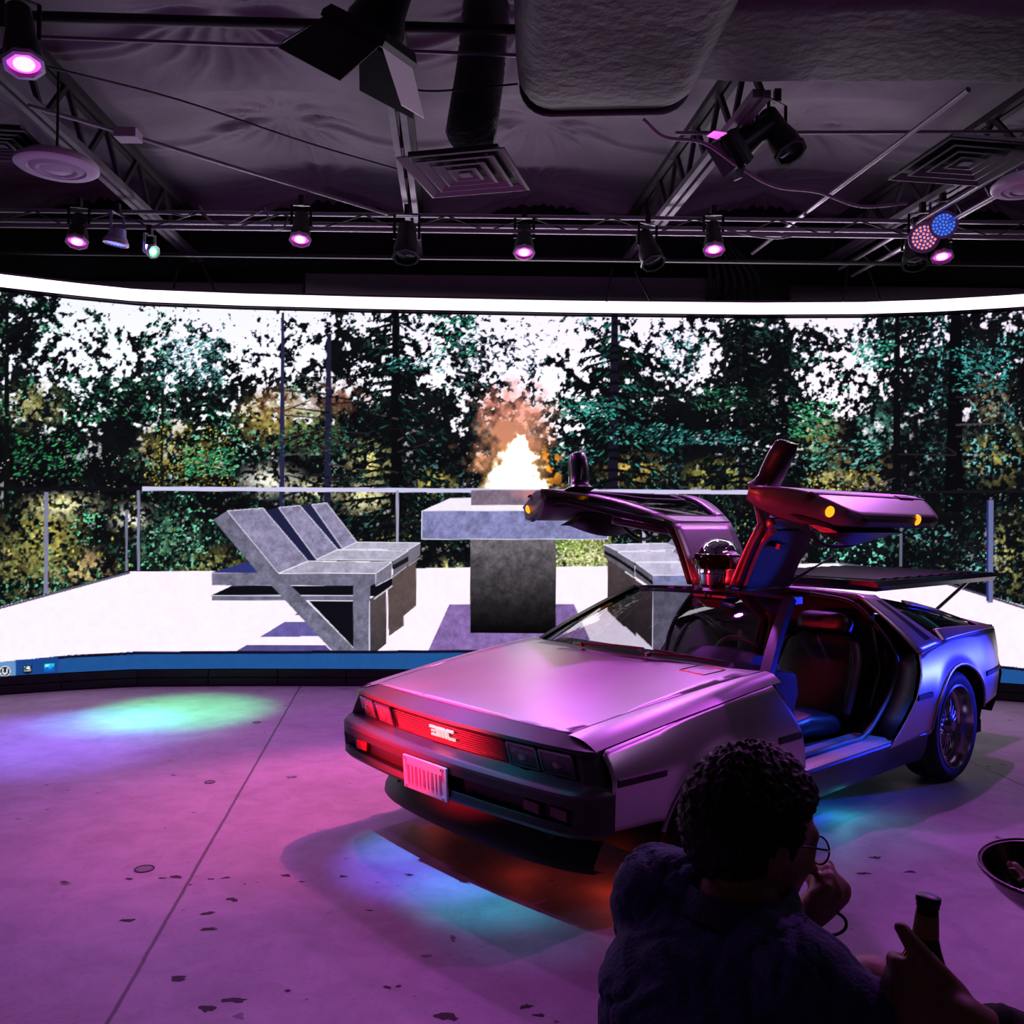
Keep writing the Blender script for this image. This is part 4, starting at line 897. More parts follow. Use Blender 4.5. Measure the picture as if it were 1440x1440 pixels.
bm = B(); loft(bm, [[hell(a, e) for a in np.linspace(0, 2*PI, 40, endpoint=False)] for e in list(np.linspace(0, .9, 22))+[.94,.97,.99,.998]]); obj('shell', bm, CHROME, hm, 70)
bm = B(); loft(bm, [[hell(a, .39, .004), hell(a, .40, .013), hell(a, .52, .015), hell(a, .655, .013), hell(a, .665, .004)] for a in np.linspace(-1.75, 1.75, 30)], closed=False); obj('visor', bm, mat('visor_gold', (40,34,12), .07, .9, coat=.6), hm, 70, solid=.004)
for e in (.39,.665):
    bm = B(); tube(bm, [hell(a, e, .010) for a in np.linspace(-1.78, 1.78, 30)], .005, 8); obj('visor_trim', bm, CHROME, hm)
for sd in (-1, 1):
    bm = B(); p = hell(sd*1.62, .50, .004); lathe(bm, [(0,.028),(.022,.026),(.030,.016),(.034,0)], 20, p, (0,sd,0)); obj('ear_disc', bm, mat('ear_disc_metal', (150,146,152), .2, 1.), hm, 40)
bm = B(); loft(bm, [[hell(a, .06, .003), hell(a, .07, .012), hell(a, .27, .012), hell(a, .28, .003)] for a in np.linspace(-.55, .55, 10)], closed=False); obj('chin_guard', bm, mat('chin_steel', (200,196,202), .12, 1.), hm, 60, solid=.003)
# ================================================================== floor
def floor_mat():
    m = bpy.data.materials.new('worn_concrete'); m.use_nodes = True; nt = m.node_tree; b = nt.nodes['Principled BSDF']; N = nt.nodes.new; K = nt.links.new
    tc = N('ShaderNodeTexCoord')
    def noise(scale, det, dist=0., rough=.55):
        n = N('ShaderNodeTexNoise'); n.inputs['Scale'].default_value = scale; n.inputs['Detail'].default_value = det; n.inputs['Distortion'].default_value = dist; n.inputs['Roughness'].default_value = rough; K(tc.outputs['Object'], n.inputs['Vector']); return n.outputs['Fac']
    def ramp(f, p0, p1, c0, c1):
        r = N('ShaderNodeValToRGB'); r.color_ramp.elements[0].position = p0; r.color_ramp.elements[1].position = p1; r.color_ramp.elements[0].color = (*c0, 1); r.color_ramp.elements[1].color = (*c1, 1); K(f, r.inputs['Fac']); return r.outputs['Color']
    def mul(a, c, f=1.):
        x = N('ShaderNodeMix'); x.data_type = 'RGBA'; x.blend_type = 'MULTIPLY'; x.inputs['Factor'].default_value = f; K(a, x.inputs['A']); K(c, x.inputs['B']); return x.outputs['Result']
    col = ramp(noise(.7, 6, .3), .3, .75, lin((150,142,148)), lin((186,178,184)))
    col = mul(col, ramp(noise(5, 8, .6, .7), .28, .62, (.72,.72,.72), (1,1,1)))
    col = mul(col, ramp(noise(38, 6, .2, .75), .30, .42, (.55,.53,.55), (1,1,1)), .8)
    col = mul(col, ramp(noise(9, 3, .0, .5), .275, .30, (.25,.23,.25), (1,1,1)), .9)
    sp = N('ShaderNodeSeparateXYZ'); K(tc.outputs['Object'], sp.inputs[0])
    # two saw cuts in the slab
    for (p, q, w) in FLOOR_CUTS:
        d = (q-p).normalized(); nx, ny = -d.y, d.x; c0 = -(nx*p.x+ny*p.y)
        m1 = N('ShaderNodeMath'); m1.operation = 'MULTIPLY'; m1.inputs[1].default_value = nx; K(sp.outputs['X'], m1.inputs[0])
        m2 = N('ShaderNodeMath'); m2.operation = 'MULTIPLY_ADD'; m2.inputs[1].default_value = ny; K(sp.outputs['Y'], m2.inputs[0]); K(m1.outputs[0], m2.inputs[2])
        wob = N('ShaderNodeMath'); wob.operation = 'MULTIPLY_ADD'; wob.inputs[1].default_value = .012; wob.inputs[2].default_value = c0-.006; K(noise(6, 6), wob.inputs[0])
        m3 = N('ShaderNodeMath'); m3.operation = 'ADD'; K(m2.outputs[0], m3.inputs[0]); K(wob.outputs[0], m3.inputs[1])
        m4 = N('ShaderNodeMath'); m4.operation = 'ABSOLUTE'; K(m3.outputs[0], m4.inputs[0])
        m5 = N('ShaderNodeMath'); m5.operation = 'DIVIDE'; m5.inputs[1].default_value = w; K(m4.outputs[0], m5.inputs[0])
        col = mul(col, ramp(m5.outputs[0], .4, 1., (.18,.16,.18), (1,1,1)), .9)
    K(col, b.inputs['Base Color']); b.inputs['Specular IOR Level'].default_value = .3
    rr = N('ShaderNodeMapRange'); rr.inputs['To Min'].default_value = .42; rr.inputs['To Max'].default_value = .68; K(noise(3, 5), rr.inputs['Value']); K(rr.outputs[0], b.inputs['Roughness'])
    bp = N('ShaderNodeBump'); bp.inputs['Strength'].default_value = .25; bp.inputs['Distance'].default_value = .004; K(noise(30, 8), bp.inputs['Height']); K(bp.outputs['Normal'], b.inputs['Normal'])
    return m
FLOOR_CUTS = [(on_z(415,978,0), on_z(265,1240,0), .010), (on_z(1340,1060,0), on_z(1440,1105,0), .010)]
bm = B(); box(bm, (-7.5,-1.2,-.12), (7.5,9.2,0)); fl_ = obj('floor', bm, floor_mat(), None, 0); fl_['kind'] = 'structure'
# chips and tar spots in the slab, plugs
SPOT = mat('floor_chip', (40,30,38), .8)
def chip(bm, u, v, r_, el=2.0):
    p = on_z(u, v, .0008); n = 14; a0 = random.uniform(-.5,.5)
    ring = []
    for k in range(n):
        a = 2*PI*k/n; q = r_*random.uniform(.45, 1.15); ring.append(bm.verts.new((p.x+q*el*cos(a)*cos(a0)-q*sin(a)*sin(a0), p.y+q*el*cos(a)*sin(a0)+q*sin(a)*cos(a0), p.z)))
    bm.faces.new(ring)
chips = [(247,1233,.016),(227,1235,.010),(268,1244,.006),(296,1236,.010),(318,1234,.012),(344,1243,.005),(362,1241,.005),(403,1231,.016),(424,1240,.009),(482,1232,.012),(531,1241,.005),(182,1236,.011),(292,1284,.014),(328,1265,.018),(294,1306,.018),(178,1294,.018),(576,1230,.012),(244,1090,.010),(545,1388,.010),(560,1387,.008),(630,1430,.022),(740,1415,.014),(760,1428,.012),(290,1418,.02),(330,1406,.02),(250,1376,.018),(1232,1206,.02),(1215,1228,.018),(1281,1226,.018),(1390,1078,.012),(90,1240,.008),(65,1104,.008),(95,1111,.006),(520,1280,.008),(405,1393,.008),(850,1470,.01)]
bm = B()
for u, v, r_ in chips: chip(bm, u, v, r_)
ck = obj('chips', bm, SPOT, fl_, 0); ck['kind'] = 'stuff'; ck['label'] = 'dark worn chips in the concrete'
for u, v, r_, lb_ in ((203,1222,.042,'larger round plug set in the floor beside the long crack'), (295,1100,.030,'small round plug set in the floor farther along the long crack'), (361,1016,.030,'round plug set in the floor nearest the video wall'), (1320,1080,.02,'small round plug in the floor behind the rear wheel')):
    p = on_z(u, v, 0); g = empty('floor_plug', p); tag(g, lb_, 'floor plug')
    bm = B(); lathe(bm, [(0,.002),(r_*.8,.002),(r_*.82,0)], 28); obj('cap', bm, mat('plug_metal', (110,100,110), .6, .2), g)
    bm = B(); lathe(bm, [(r_*.86,.0),(r_*.88,.003),(r_,.003),(r_*1.02,0)], 28); obj('rim', bm, mat('plug_rim', (46,38,46), .6, .3), g)
# ================================================================== ceiling, ducts, steelwork
bm = B(); box(bm, (-7.5,8.75,0), (7.5,8.9,5.2)); w_ = obj('wall_back', bm, mat('back_wall_black', (20,17,22), .9, var=.4, scale=2), None, 0); w_['kind'] = 'structure'
PINS = [(x+ox, y) for y, ox in ((2.6,.1),(4.2,-.05),(5.72,.0),(7.25,.02),(8.5,.1)) for x in (-6.2,-4.1,-1.92,.15,2.3,4.4,6.4)]
_pn = np.random.default_rng(5)
PH = [(_pn.uniform(0, 6.28), _pn.integers(17, 24), _pn.uniform(.6, 1.2)) for _ in PINS]
gx, gy = np.linspace(-6.6, 6.6, 640), np.linspace(2.0, 8.74, 380)
GX, GY = np.meshgrid(gx, gy)
Z = np.full(GX.shape, 4.60); best = np.full(GX.shape, 9.)
for (px, py), (ph, n, am) in zip(PINS, PH):
    dx, dy = GX-px, (GY-py)*1.15; rr_ = np.hypot(dx, dy); th = np.arctan2(dy, dx)
    best = np.minimum(best, rr_)
    wob_ = th+.10*np.sin(2.3*th+ph)+.05*np.sin(rr_*9+ph)
    fold = np.abs(np.sin(n*wob_*.5+ph))**.55-.6; big = np.abs(np.sin(4.5*wob_+ph*2))**.6-.5
    Z += am*(.055*fold+.04*big)*np.exp(-((rr_-.34)/.34)**2)*np.clip(rr_/.3, 0, 1)
for k in range(len(PINS)-1):      # swags between neighbouring pins
    (ax_c, ay_c), (bx_c, by_c) = PINS[k], PINS[k+1]
    if abs(ay_c-by_c) > .1: continue
    t = np.clip((GX-ax_c)/(bx_c-ax_c), 0, 1); ins_ = (GX > ax_c) & (GX < bx_c)
    for dep, am in ((.10,.05),(.26,.03)):
        yc_ = ay_c+dep*4*t*(1-t)+.02*np.sin(GX*9); Z -= ins_*am*np.exp(-((GY-yc_)/.045)**2)*np.clip(np.minimum(t, 1-t)*9, 0, 1)
Z += .22*np.exp(-(best/.75)**2)
Z += .05*np.sin(GY*8.2+1.2*np.sin(GX*1.5))*np.exp(-((GX*2.95 % 6.2-3.1)/1.6)**2)*.35
Z -= np.clip((GY-7.9)/.8, 0, 1)**2*.15
me = bpy.data.meshes.new('ceiling'); NXc, NYc = len(gx), len(gy)
idc = np.arange(NXc*NYc).reshape(NYc, NXc); qd = np.stack([idc[:-1,:-1], idc[1:,:-1], idc[1:,1:], idc[:-1,1:]], -1).reshape(-1, 4)
me.from_pydata(np.stack([GX, GY, Z], -1).reshape(-1, 3).tolist(), [], qd.tolist())
FAB = mat('ceiling_fabric', (124,116,126), .6, var=.22, scale=1.6, bump=.35, bscale=9, spec=.3)
ceil_ = finish('ceiling', me, FAB, None, 180); ceil_['kind'] = 'structure'
# soffit boards over the video wall
for i, (u0, u1, v0, c, Y) in enumerate(((429,1011,388,(100,88,104),8.42),(-60,426,396,(58,50,60),8.46),(1112,1500,404,(62,54,64),8.44))):
    a, b = at(u0, 430, Y), at(u1, 430, Y); z1 = at((u0+u1)/2, v0, Y).z
    bm = B(); box(bm, (a.x, Y, 3.45), (b.x, Y+.05, z1)); o = obj('trim_%d' % (i+1), bm, mat('soffit_%d' % i, c, .8), None, 0); o['kind'] = 'structure'
STL = mat('joist_steel', (120,112,122), .5, .3, var=.2, scale=6); DKS = mat('dark_steel', (44,40,46), .55, .3)
GALV = mat('galvanised_pipe', (150,140,152), .35, .7); BPIPE = mat('black_pipe', (20,18,21), .5)
def joist(name, label, a, b, ztop=4.42, n=7):
    j = empty(name, (a.x, a.y, a.z)); tag(j, label, 'roof joist', 'open web roof joists')
    o = Vector(a); d = (b-a).normalized(); s = Vector((0,0,1)).cross(d).normalized()
    for k in (-1, 1):
        bm = B(); beam(bm, s*.035*k, b-o+s*.035*k, .042, .05); obj('bottom_chord', bm, STL, j, 0)
        bm = B(); beam(bm, s*.035*k+Vector((0,0,ztop-a.z)), b-o+s*.035*k+Vector((0,0,ztop-a.z)), .05, .05); obj('top_chord', bm, DKS, j, 0)
    L = (b-a).length
    for k in range(n):
        p = d*(L*k/n); q = d*(L*(k+.5)/n)+Vector((0,0,ztop-a.z)); r_ = d*(L*(k+1)/n)
        for e, f in ((p, q), (q, r_)): bm = B(); beam(bm, e, f, .03, .035); obj('web_bar', bm, DKS, j, 0)
    return j
joist('roof_joist', 'steel roof joist at the left above the blue and green lamps', Vector((-2.97,4.4,4.06)), Vector((-3.12,8.7,4.06)))
joist('roof_joist', 'steel roof joist above the pipe truss, left of the square air diffuser', Vector((-.70,4.9,4.06)), Vector((-.95,8.7,4.06)))
joist('roof_joist', 'steel roof joist running back from below the wrapped duct', Vector((1.44,5.2,4.06)), Vector((1.08,8.7,4.06)))
joist('roof_joist', 'steel roof joist above the red and blue lamps at the right', Vector((3.55,4.9,4.10)), Vector((3.05,8.7,4.10)))
def pipe(name, label, pts, r, m, cat='pipe', group=None, smooth=True):
    bm = B(); o = Vector(pts[0]); tube(bm, [Vector(p)-o for p in (spline(pts, 6) if smooth and len(pts) > 2 else pts)], r, 10)
    ob = obj(name, bm, m, None, 60); ob.location = o; tag(ob, label, cat, group); return ob
P_ = at
pipe('ceiling_pipe', 'thick black pipe crossing the top left of the ceiling', [P_(-60,20,4.95), P_(925,48,4.95)], .030, BPIPE)
pipe('conduit', 'thin pale conduit just under the thick black pipe at upper left', [P_(58,52,5.1), P_(728,78,5.1)], .011, GALV, 'conduit')
pipe('conduit', 'pale conduit crossing behind the right joist below the wrapped duct', [P_(950,187,6.1), P_(1470,185,6.1)], .013, GALV, 'conduit')
pipe('conduit', 'long pale conduit sloping from the flat junction box to the pipe truss', [P_(40,148,5.03), P_(180,189,5.53), P_(545,301,6.95)], .012, GALV, 'conduit', smooth=False)
pipe('conduit', 'long pale strut slanting down from the wrapped duct at right', [P_(1362,126,5.3), P_(1058,356,7.9)], .018, GALV, 'conduit', smooth=False)
jb = P_(180,190,5.5); bm = B(); box(bm, (-.07,-.055,-.03), (.07,.055,.03)); o = obj('junction_box', bm, mat('box_white', (190,180,194), .5), None, 0, bevel=.004); o.location = jb; tag(o, 'flat pale junction box on the long sloping conduit', 'junction box')
pipe('cable', 'thin black cable drooping across the ceiling fabric at left', [P_(60,92,4.6), P_(250,140,5.3), P_(430,200,6.0), P_(560,238,6.6)], .006, BPIPE, 'cable')
pipe('cable', 'pink lit cable looping behind the hanging lamps at right', [P_(905,168,5.3), P_(935,193,5.4), P_(990,201,5.5), P_(1040,235,5.6), P_(1090,262,5.8), P_(1150,270,6.0), P_(1210,290,6.2), P_(1275,286,6.4)], .011, mat('cable_pink', (150,110,150), .5), 'cable')
pipe('cable', 'thin black cable hanging between the barn door lamp and the wrapped duct', [P_(545,120,5.0), P_(600,128,5.0), P_(660,125,4.9), P_(728,118,4.8)], .006, BPIPE, 'cable')
# wrapped ducts
WRAP = mat('duct_wrap', (66,58,66), .62, var=.35, scale=3, bump=.6, bscale=14)
def rbox_ring(cx, cz, hw, hh, r_, n=5):
    out = []
    for sx, sz, a0 in ((1,1,0),(-1,1,90),(-1,-1,180),(1,-1,270)):
        for k in range(n+1): a = R(a0+90*k/n); out.append((cx+sx*(hw-r_)+r_*cos(a), cz+sz*(hh-r_)+r_*sin(a)))
    return out
duct = empty('wrapped_duct', (.48,3.5,4.2)); tag(duct, 'bulky air duct wrapped in dark insulation at top centre with branch to the right', 'air duct')
o = Vector((.48,3.5,4.2))
def wob(p, k=.02): return p+Vector((noise.noise(p*2.3), noise.noise(p*2.3+Vector((7,3,1))), noise.noise(p*2.3+Vector((1,9,4)))))*k*2
bm = B(); rr = []
for y, g in ((1.3,1),(2.0,1),(2.7,1),(3.3,1),(3.8,1.0),(4.2,1.),(4.5,1.),(4.68,.98),(4.80,.93),(4.86,.88),(4.88,.90),(4.94,.80),(4.97,.55)):
    rr.append([wob(Vector((x, y, z)), .022)-o for x, z in rbox_ring(.48, 4.09, .49*g, .35*g, .16, 6)])
loft(bm, rr); obj('main_run', bm, WRAP, duct, 180)
bm = B(); rr = []
for x in np.linspace(.72, 7.3, 34): rr.append([wob(Vector((x, y, z)), .018)-o for y, z in rbox_ring(4.70, 4.25, .44, .19, .12, 6)])
loft(bm, rr); obj('branch_run', bm, WRAP, duct, 180)
bm = B(); ring = [wob(Vector((x, 4.86, z)), .022)-o for x, z in rbox_ring(.48, 4.09, .45, .32, .15, 6)]; tube(bm, ring+ring[:1], .022, 8); obj('binding', bm, mat('duct_band', (48,42,48), .5), duct, 180)
fd = P_(668,130,5.25); fd2 = at(660,222,4.95)
bm = B(); pts = spline([(fd.x+.06,5.35,4.66), (fd.x+.03,5.3,4.25), (fd2.x+.02,5.15,3.95), (fd2.x,5.05,3.72)], 12); tube(bm, [p-fd2 for p in pts], [.135+.012*(i % 2) for i in range(len(pts))], 20); flex = obj('flexible_duct', bm, mat('flex_duct', (50,44,52), .5, var=.4, bump=.5, bscale=30), None, 60); flex.location = fd2; tag(flex, 'dark flexible duct dropping to the square air diffuser', 'air duct')
def diffuser(c, label, rz, size, m):
    g = empty('air_diffuser', c, rz); tag(g, label, 'air diffuser', 'square ceiling air diffusers')
    for k, (s, z) in enumerate(((1,0),(.74,0),(.50,0),(.28,0))):
        bm = B(); h = size/2*s; w = size*.085; q = lambda e, zz: [(-e,-e,zz),(e,-e,zz),(e,e,zz),(-e,e,zz)]
        loft(bm, [q(h, z), q(h-.014, z-.004), q(h-w, z+.022), q(h-w+.004, z+.026), q(h, z+.006)], caps=False); obj('frame' if k == 0 else 'louvre_ring', bm, m, g, 30)
    bm = B(); h = size*.055; box(bm, (-h,-h,-.004), (h,h,.004)); obj('centre_plate', bm, m, g, bevel=.004)
    bm = B(); h = size/2-.05; box(bm, (-h,-h,.030), (h,h,.05)); obj('back_plate', bm, BPIPE, g)
    return g
DIFM = mat('diffuser_paint', (116,106,116), .45)
diffuser(at(655,246,4.95), 'dark square air diffuser under the flexible duct near the ceiling centre', R(-14), .60, DIFM)
diffuser(at(1358,230,5.2), 'dark square air diffuser at the right above the blue lamp', R(8), .62, mat('diffuser_dark', (70,62,72), .45))
diffuser(at(2,205,5.0), 'dark square air diffuser at the left edge beside the joist', R(6), .45, mat('diffuser_dark', (70,62,72), .45))
for (u, v, Y, d_, lb_) in ((80,235,5.1,.45,'white round ceiling disc with raised rings at the left below the joist'), (1442,264,5.1,.36,'white round ceiling disc cut by the right edge of the photo')):
    g = empty('ceiling_speaker', at(u, v, Y)); tag(g, lb_, 'ceiling speaker'); r_ = d_/2; m = mat('speaker_white', (214,200,218), .45)
    bm = B(); lathe(bm, [(r_*.2,.07),(r_*.8,.055),(r_,.02),(r_,.0),(r_*.93,-.012),(r_*.80,-.010),(r_*.70,-.016),(r_*.66,-.006)], 40); obj('housing', bm, m, g, 50)
    bm = B(); lathe(bm, [(r_*.66,-.004),(r_*.52,-.022),(r_*.44,-.022),(r_*.40,-.012)], 40); obj('ring', bm, mat('speaker_ring', (184,168,190), .45), g, 50)
    bm = B(); lathe(bm, [(r_*.40,-.012),(r_*.28,-.024),(0,-.026)], 40); obj('cone', bm, mat('speaker_cone', (200,184,206), .45), g, 50)
    bm = B(); tube(bm, [(0,0,.06),(0,0,.55)], .008, 8); obj('hanger_rod', bm, DKS, g)
# ---- lamp truss made of pipes
tr = empty('pipe_truss', (0,7.0,3.85)); tag(tr, 'long black and silver pipe truss carrying the row of stage lamps', 'lighting truss')
T3 = [(7.08,3.965),(7.0,3.86),(6.93,3.795)]
for y, z in T3:
    bm = B(); tube(bm, [(-5.6,y-7,z-3.85),(5.6,y-7,z-3.85)], .017, 10); obj('chord_pipe', bm, GALV, tr)
for k in range(34):
    x0 = -5.5+k*.33; a, b = (T3[0], T3[2]) if k % 2 else (T3[2], T3[0])
    bm = B(); tube(bm, [(x0,a[0]-7,a[1]-3.85),(x0+.33,b[0]-7,b[1]-3.85)], .007, 6); obj('brace', bm, DKS, tr)
t2 = empty('pipe_truss', (3.3,6.5,3.95)); tag(t2, 'pipe truss running toward the viewer at the right side of the ceiling', 'lighting truss')
for dx, z in ((-.10,3.90),(.02,3.98),(.14,3.90),(.02,3.84)):
    bm = B(); tube(bm, [(3.50+dx-3.3,4.6-6.5,z-3.95),(3.10+dx-3.3,8.2-6.5,z-3.95)], .016, 10); obj('chord_pipe', bm, GALV, t2)
for k in range(10):
    bm = B(); y = 4.8+.33*k; x = 3.5-.4*(y-4.6)/3.6; tube(bm, [(x-.10-3.3,y-6.5,-.05),(x+.14-3.3,y+.33-6.5,-.05)], .007, 6); obj('brace', bm, DKS, t2)
bm = B(); tube(bm, [(-5.6,0,0),(5.6,0,0)], .018, 8); o = obj('ceiling_pipe', bm, BPIPE); o.location = (0,7.6,3.78); tag(o, 'black pipe running behind the lamp truss low over the video wall', 'pipe')
cw = empty('cable_bundle', (2.05,8.35,3.6)); tag(cw, 'bundle of dark cables rising up the back wall right of the pale board', 'cables')
for k in range(7):
    bm = B(); x = -.22+.075*k; tube(bm, spline([(x,.05,-.02),(x+.01,.0,.25),(x-.05-.03*k,.1,.6),(x-.3,.2,.72)], 5), .022, 8); obj('cable', bm, mat('cable_dark', (34,29,35), .5), cw, 180)
for i, (u, v0, v1) in enumerate(((242,392,418),(306,386,416),(853,390,424),(915,395,424),(1186,378,424),(1238,380,422))):
    pipe('hanger_strap', ('thin dark brace dropping to the light strip, %s' % ('left of the pair at left', 'right of the pair at left', 'left of the pair below the right joist', 'right of the pair below the right joist', 'left of the pair near the red lamp', 'right of the pair near the red lamp')[i]), [at(u+(8 if i % 2 == 0 else -22), v0-14, 8.1), at(u, v1, 8.1)], .010, BPIPE, 'brace', 'braces above the light strip', False)
for i, pts in enumerate(([(215,298),(240,300),(262,304),(270,299)], [(280,290),(300,312),(330,314),(352,304),(368,296)], [(372,292),(384,318),(398,320),(405,308)], [(1010,318),(1050,330),(1090,335),(1120,331)])):
    pipe('cable', ('loose grey cable on the lamp truss, %s' % ('nearest the green lamp', 'longest loop left of the second magenta lamp', 'short loop just left of the second magenta lamp', 'right of the fourth magenta lamp')[i]), [at(u, v, 6.9) for u, v in pts], .007, GALV, 'cable')
# ---- lamps
CAN = mat('lamp_can_black', (18,15,19), .4)
def lamp(pos, aim, dia, label, glow, es, name='stage_lamp', length=.26, leds=False, cat='stage lamp', grp=None, can=None, spot=None, power=0, ang=70, blend=.8):
    g = empty(name, pos); d = (Vector(aim)-Vector(pos)).normalized(); q = d.to_track_quat('-Z', 'Y').to_matrix()
    tag(g, label, cat, grp); r_ = dia/2; cm = can or CAN
    bm = B(); lathe(bm, [(r_*.25,length),(r_*.7,length*.96),(r_*.78,length*.55),(r_*.98,length*.30),(r_*1.0,.0),(r_*.90,.0),(r_*.84,.05)], 28)
    for v in bm.verts: v.co = q @ v.co
    obj('can', bm, cm, g, 40)
    bm = B(); lathe(bm, [(r_*1.0,.03),(r_*1.12,.015),(r_*1.12,-.004),(r_*.90,-.006)], 8 if not leds else 28)
    for v in bm.verts: v.co = q @ v.co
    obj('front_ring', bm, mat('lamp_ring_'+label[:12], (210,170,215) if glow and es > 1 else (40,36,42), .3, .4), g, 30)
    gm = mat('glow_'+str(glow)+str(es), glow or (30,26,32), .15, emit=glow, es=es) if glow else mat('dark_lens', (24,20,28), .08)
    bm = B()
    if leds:
        base = mat('led_face', (14,20,40), .2, emit=glow, es=.25)
        lathe(bm, [(r_*.88,.012),(0,.012)], 28)
        for v in bm.verts: v.co = q @ v.co
        lf = obj('lens', bm, base, g, 30)
        for ring, n in ((0,1),(.28,6),(.54,12),(.78,17)):
            for k in range(n):
                a = 2*PI*k/n+ring; bm = B(); s_ = bmesh.ops.create_uvsphere(bm, u_segments=8, v_segments=6, radius=r_*.085)
                for v in bm.verts: v.co = q @ (v.co+Vector((ring*r_*cos(a), ring*r_*sin(a), .006)))
                obj('led', bm, gm, lf, 180)
    else:
        lathe(bm, [(r_*.90,.022),(r_*.6,.012),(0,.008)], 28)
        for v in bm.verts: v.co = q @ v.co
        ln_ = obj('lens', bm, gm, g, 60)
        if glow:
            bm = B(); lathe(bm, [(r_*.56,.006),(r_*.3,.0),(0,-.003)], 24)
            for v in bm.verts: v.co = q @ v.co
            obj('bulb_glow', bm, mat('core_'+str(glow), tuple(int(c+(255-c)*.7) for c in glow), .2, emit=tuple(int(c+(255-c)*.7) for c in glow), es=1.6), ln_, 60)
    up = Vector((0,0,1)); side = q @ Vector((1,0,0))
    bm = B(); c = q @ Vector((0,0,length*.55)); top = c+Vector((0,0,r_*1.5+.06))
    for s in (-1, 1): beam(bm, c+side*s*r_*.95, c+side*s*r_*.95+(top-c)*.9, .02, .006); 
    beam(bm, c-side*r_*.98+(top-c)*.9, c+side*r_*.98+(top-c)*.9, .02, .006)
    obj('yoke', bm, cm, g, 0)
    bm = B(); box(bm, top-Vector((.02,.02,.02)), top+Vector((.02,.02,.06))); obj('clamp', bm, DKS, g, 0)
    if spot:
        l = bpy.data.lights.new('spot', 'SPOT'); l.energy = power; l.color = spot; l.spot_size = R(ang); l.spot_blend = blend; l.shadow_soft_size = .05
        lo = bpy.data.objects.new('beam_light', l); C.objects.link(lo); lo.location = Vector(pos)+d*.06; lo.rotation_euler = d.to_track_quat('-Z', 'Y').to_euler()
    return g
MAG = (255,70,225)
def spot(pos, aim, col, power, ang, blend=.6, size=.04):
    l = bpy.data.lights.new('spot', 'SPOT'); l.energy = power; l.color = col; l.spot_size = R(ang); l.spot_blend = blend; l.shadow_soft_size = size
    o = bpy.data.objects.new('beam_light', l); C.objects.link(o); o.location = pos; o.rotation_euler = (Vector(aim)-Vector(pos)).to_track_quat('-Z', 'Y').to_euler(); return o
MCOL = (.74,.12,1.0)
for i, (u, v, Y, lb) in enumerate(((108,341,6.9,'magenta stage lamp at the left end of the truss'), (422,338,6.9,'magenta stage lamp second from the left on the truss'), (737,356,6.9,'magenta stage lamp third from the left on the truss, near the middle'), (1004,352,6.9,'magenta stage lamp fourth from the left on the truss'), (1325,362,6.9,'magenta stage lamp under the red and blue lamps at right'))):
    p = at(u, v, Y); lamp(p, p+Vector((.05*(i-2)*-1, -.42, -1.05)), .155, lb, (255,60,225), 3.0, grp='magenta stage lamps on the truss', spot=MCOL, power=165, ang=110, blend=1.)
p = at(34,92,4.2); lamp(p, p+Vector((.25,-.25,-1)), .17, 'large magenta stage lamp at the upper left corner', (255,70,230), 3.0, length=.34, spot=MCOL, power=60, ang=100, blend=1.)
p = at(163,343,6.9); lamp(p, at(60,1040,7.0), .17, 'blue stage lamp with dotted face beside the left joist', (110,120,255), 2.0, leds=True, length=.12, can=mat('lamp_can_white', (150,150,180), .4))
p = at(216,354,6.9); lamp(p, p+Vector((.75,-.45,-.35)), .10, 'small green stage lamp hanging right of the blue one', (90,255,150), 2.0, length=.10, can=mat('lamp_can_pale', (170,170,176), .4))
p = at(1327,316,6.7); lamp(p, Vector((.9,.5,1.6)), .184, 'blue stage lamp with dotted face at the right side', (40,110,255), 1.6, leds=True, length=.16, can=mat('lamp_can_lilac', (120,112,150), .4))
p = at(1300,334,6.86); lamp(p, Vector((1.6,.8,1.9)), .208, 'red orange stage lamp with dotted face left of the blue one at right', (255,120,90), 1.8, leds=True, length=.16)
p = at(1287,372,7.0); lamp(p, p+Vector((-.1,-.35,-1)), .19, 'dark unlit stage lamp below the red lamp', None, 0, length=.24)
p = at(571,362,6.8); lamp(p, p+Vector((.02,-.35,-1)), .20, 'dark unlit stage lamp under the centre joist', None, 0, length=.30, grp='unlit stage lamps on the truss')
p = at(919,370,6.8); lamp(p, p+Vector((.25,-.45,-1)), .18, 'dark unlit stage lamp at the foot of the right joist', None, 0, length=.30, grp='unlit stage lamps on the truss')
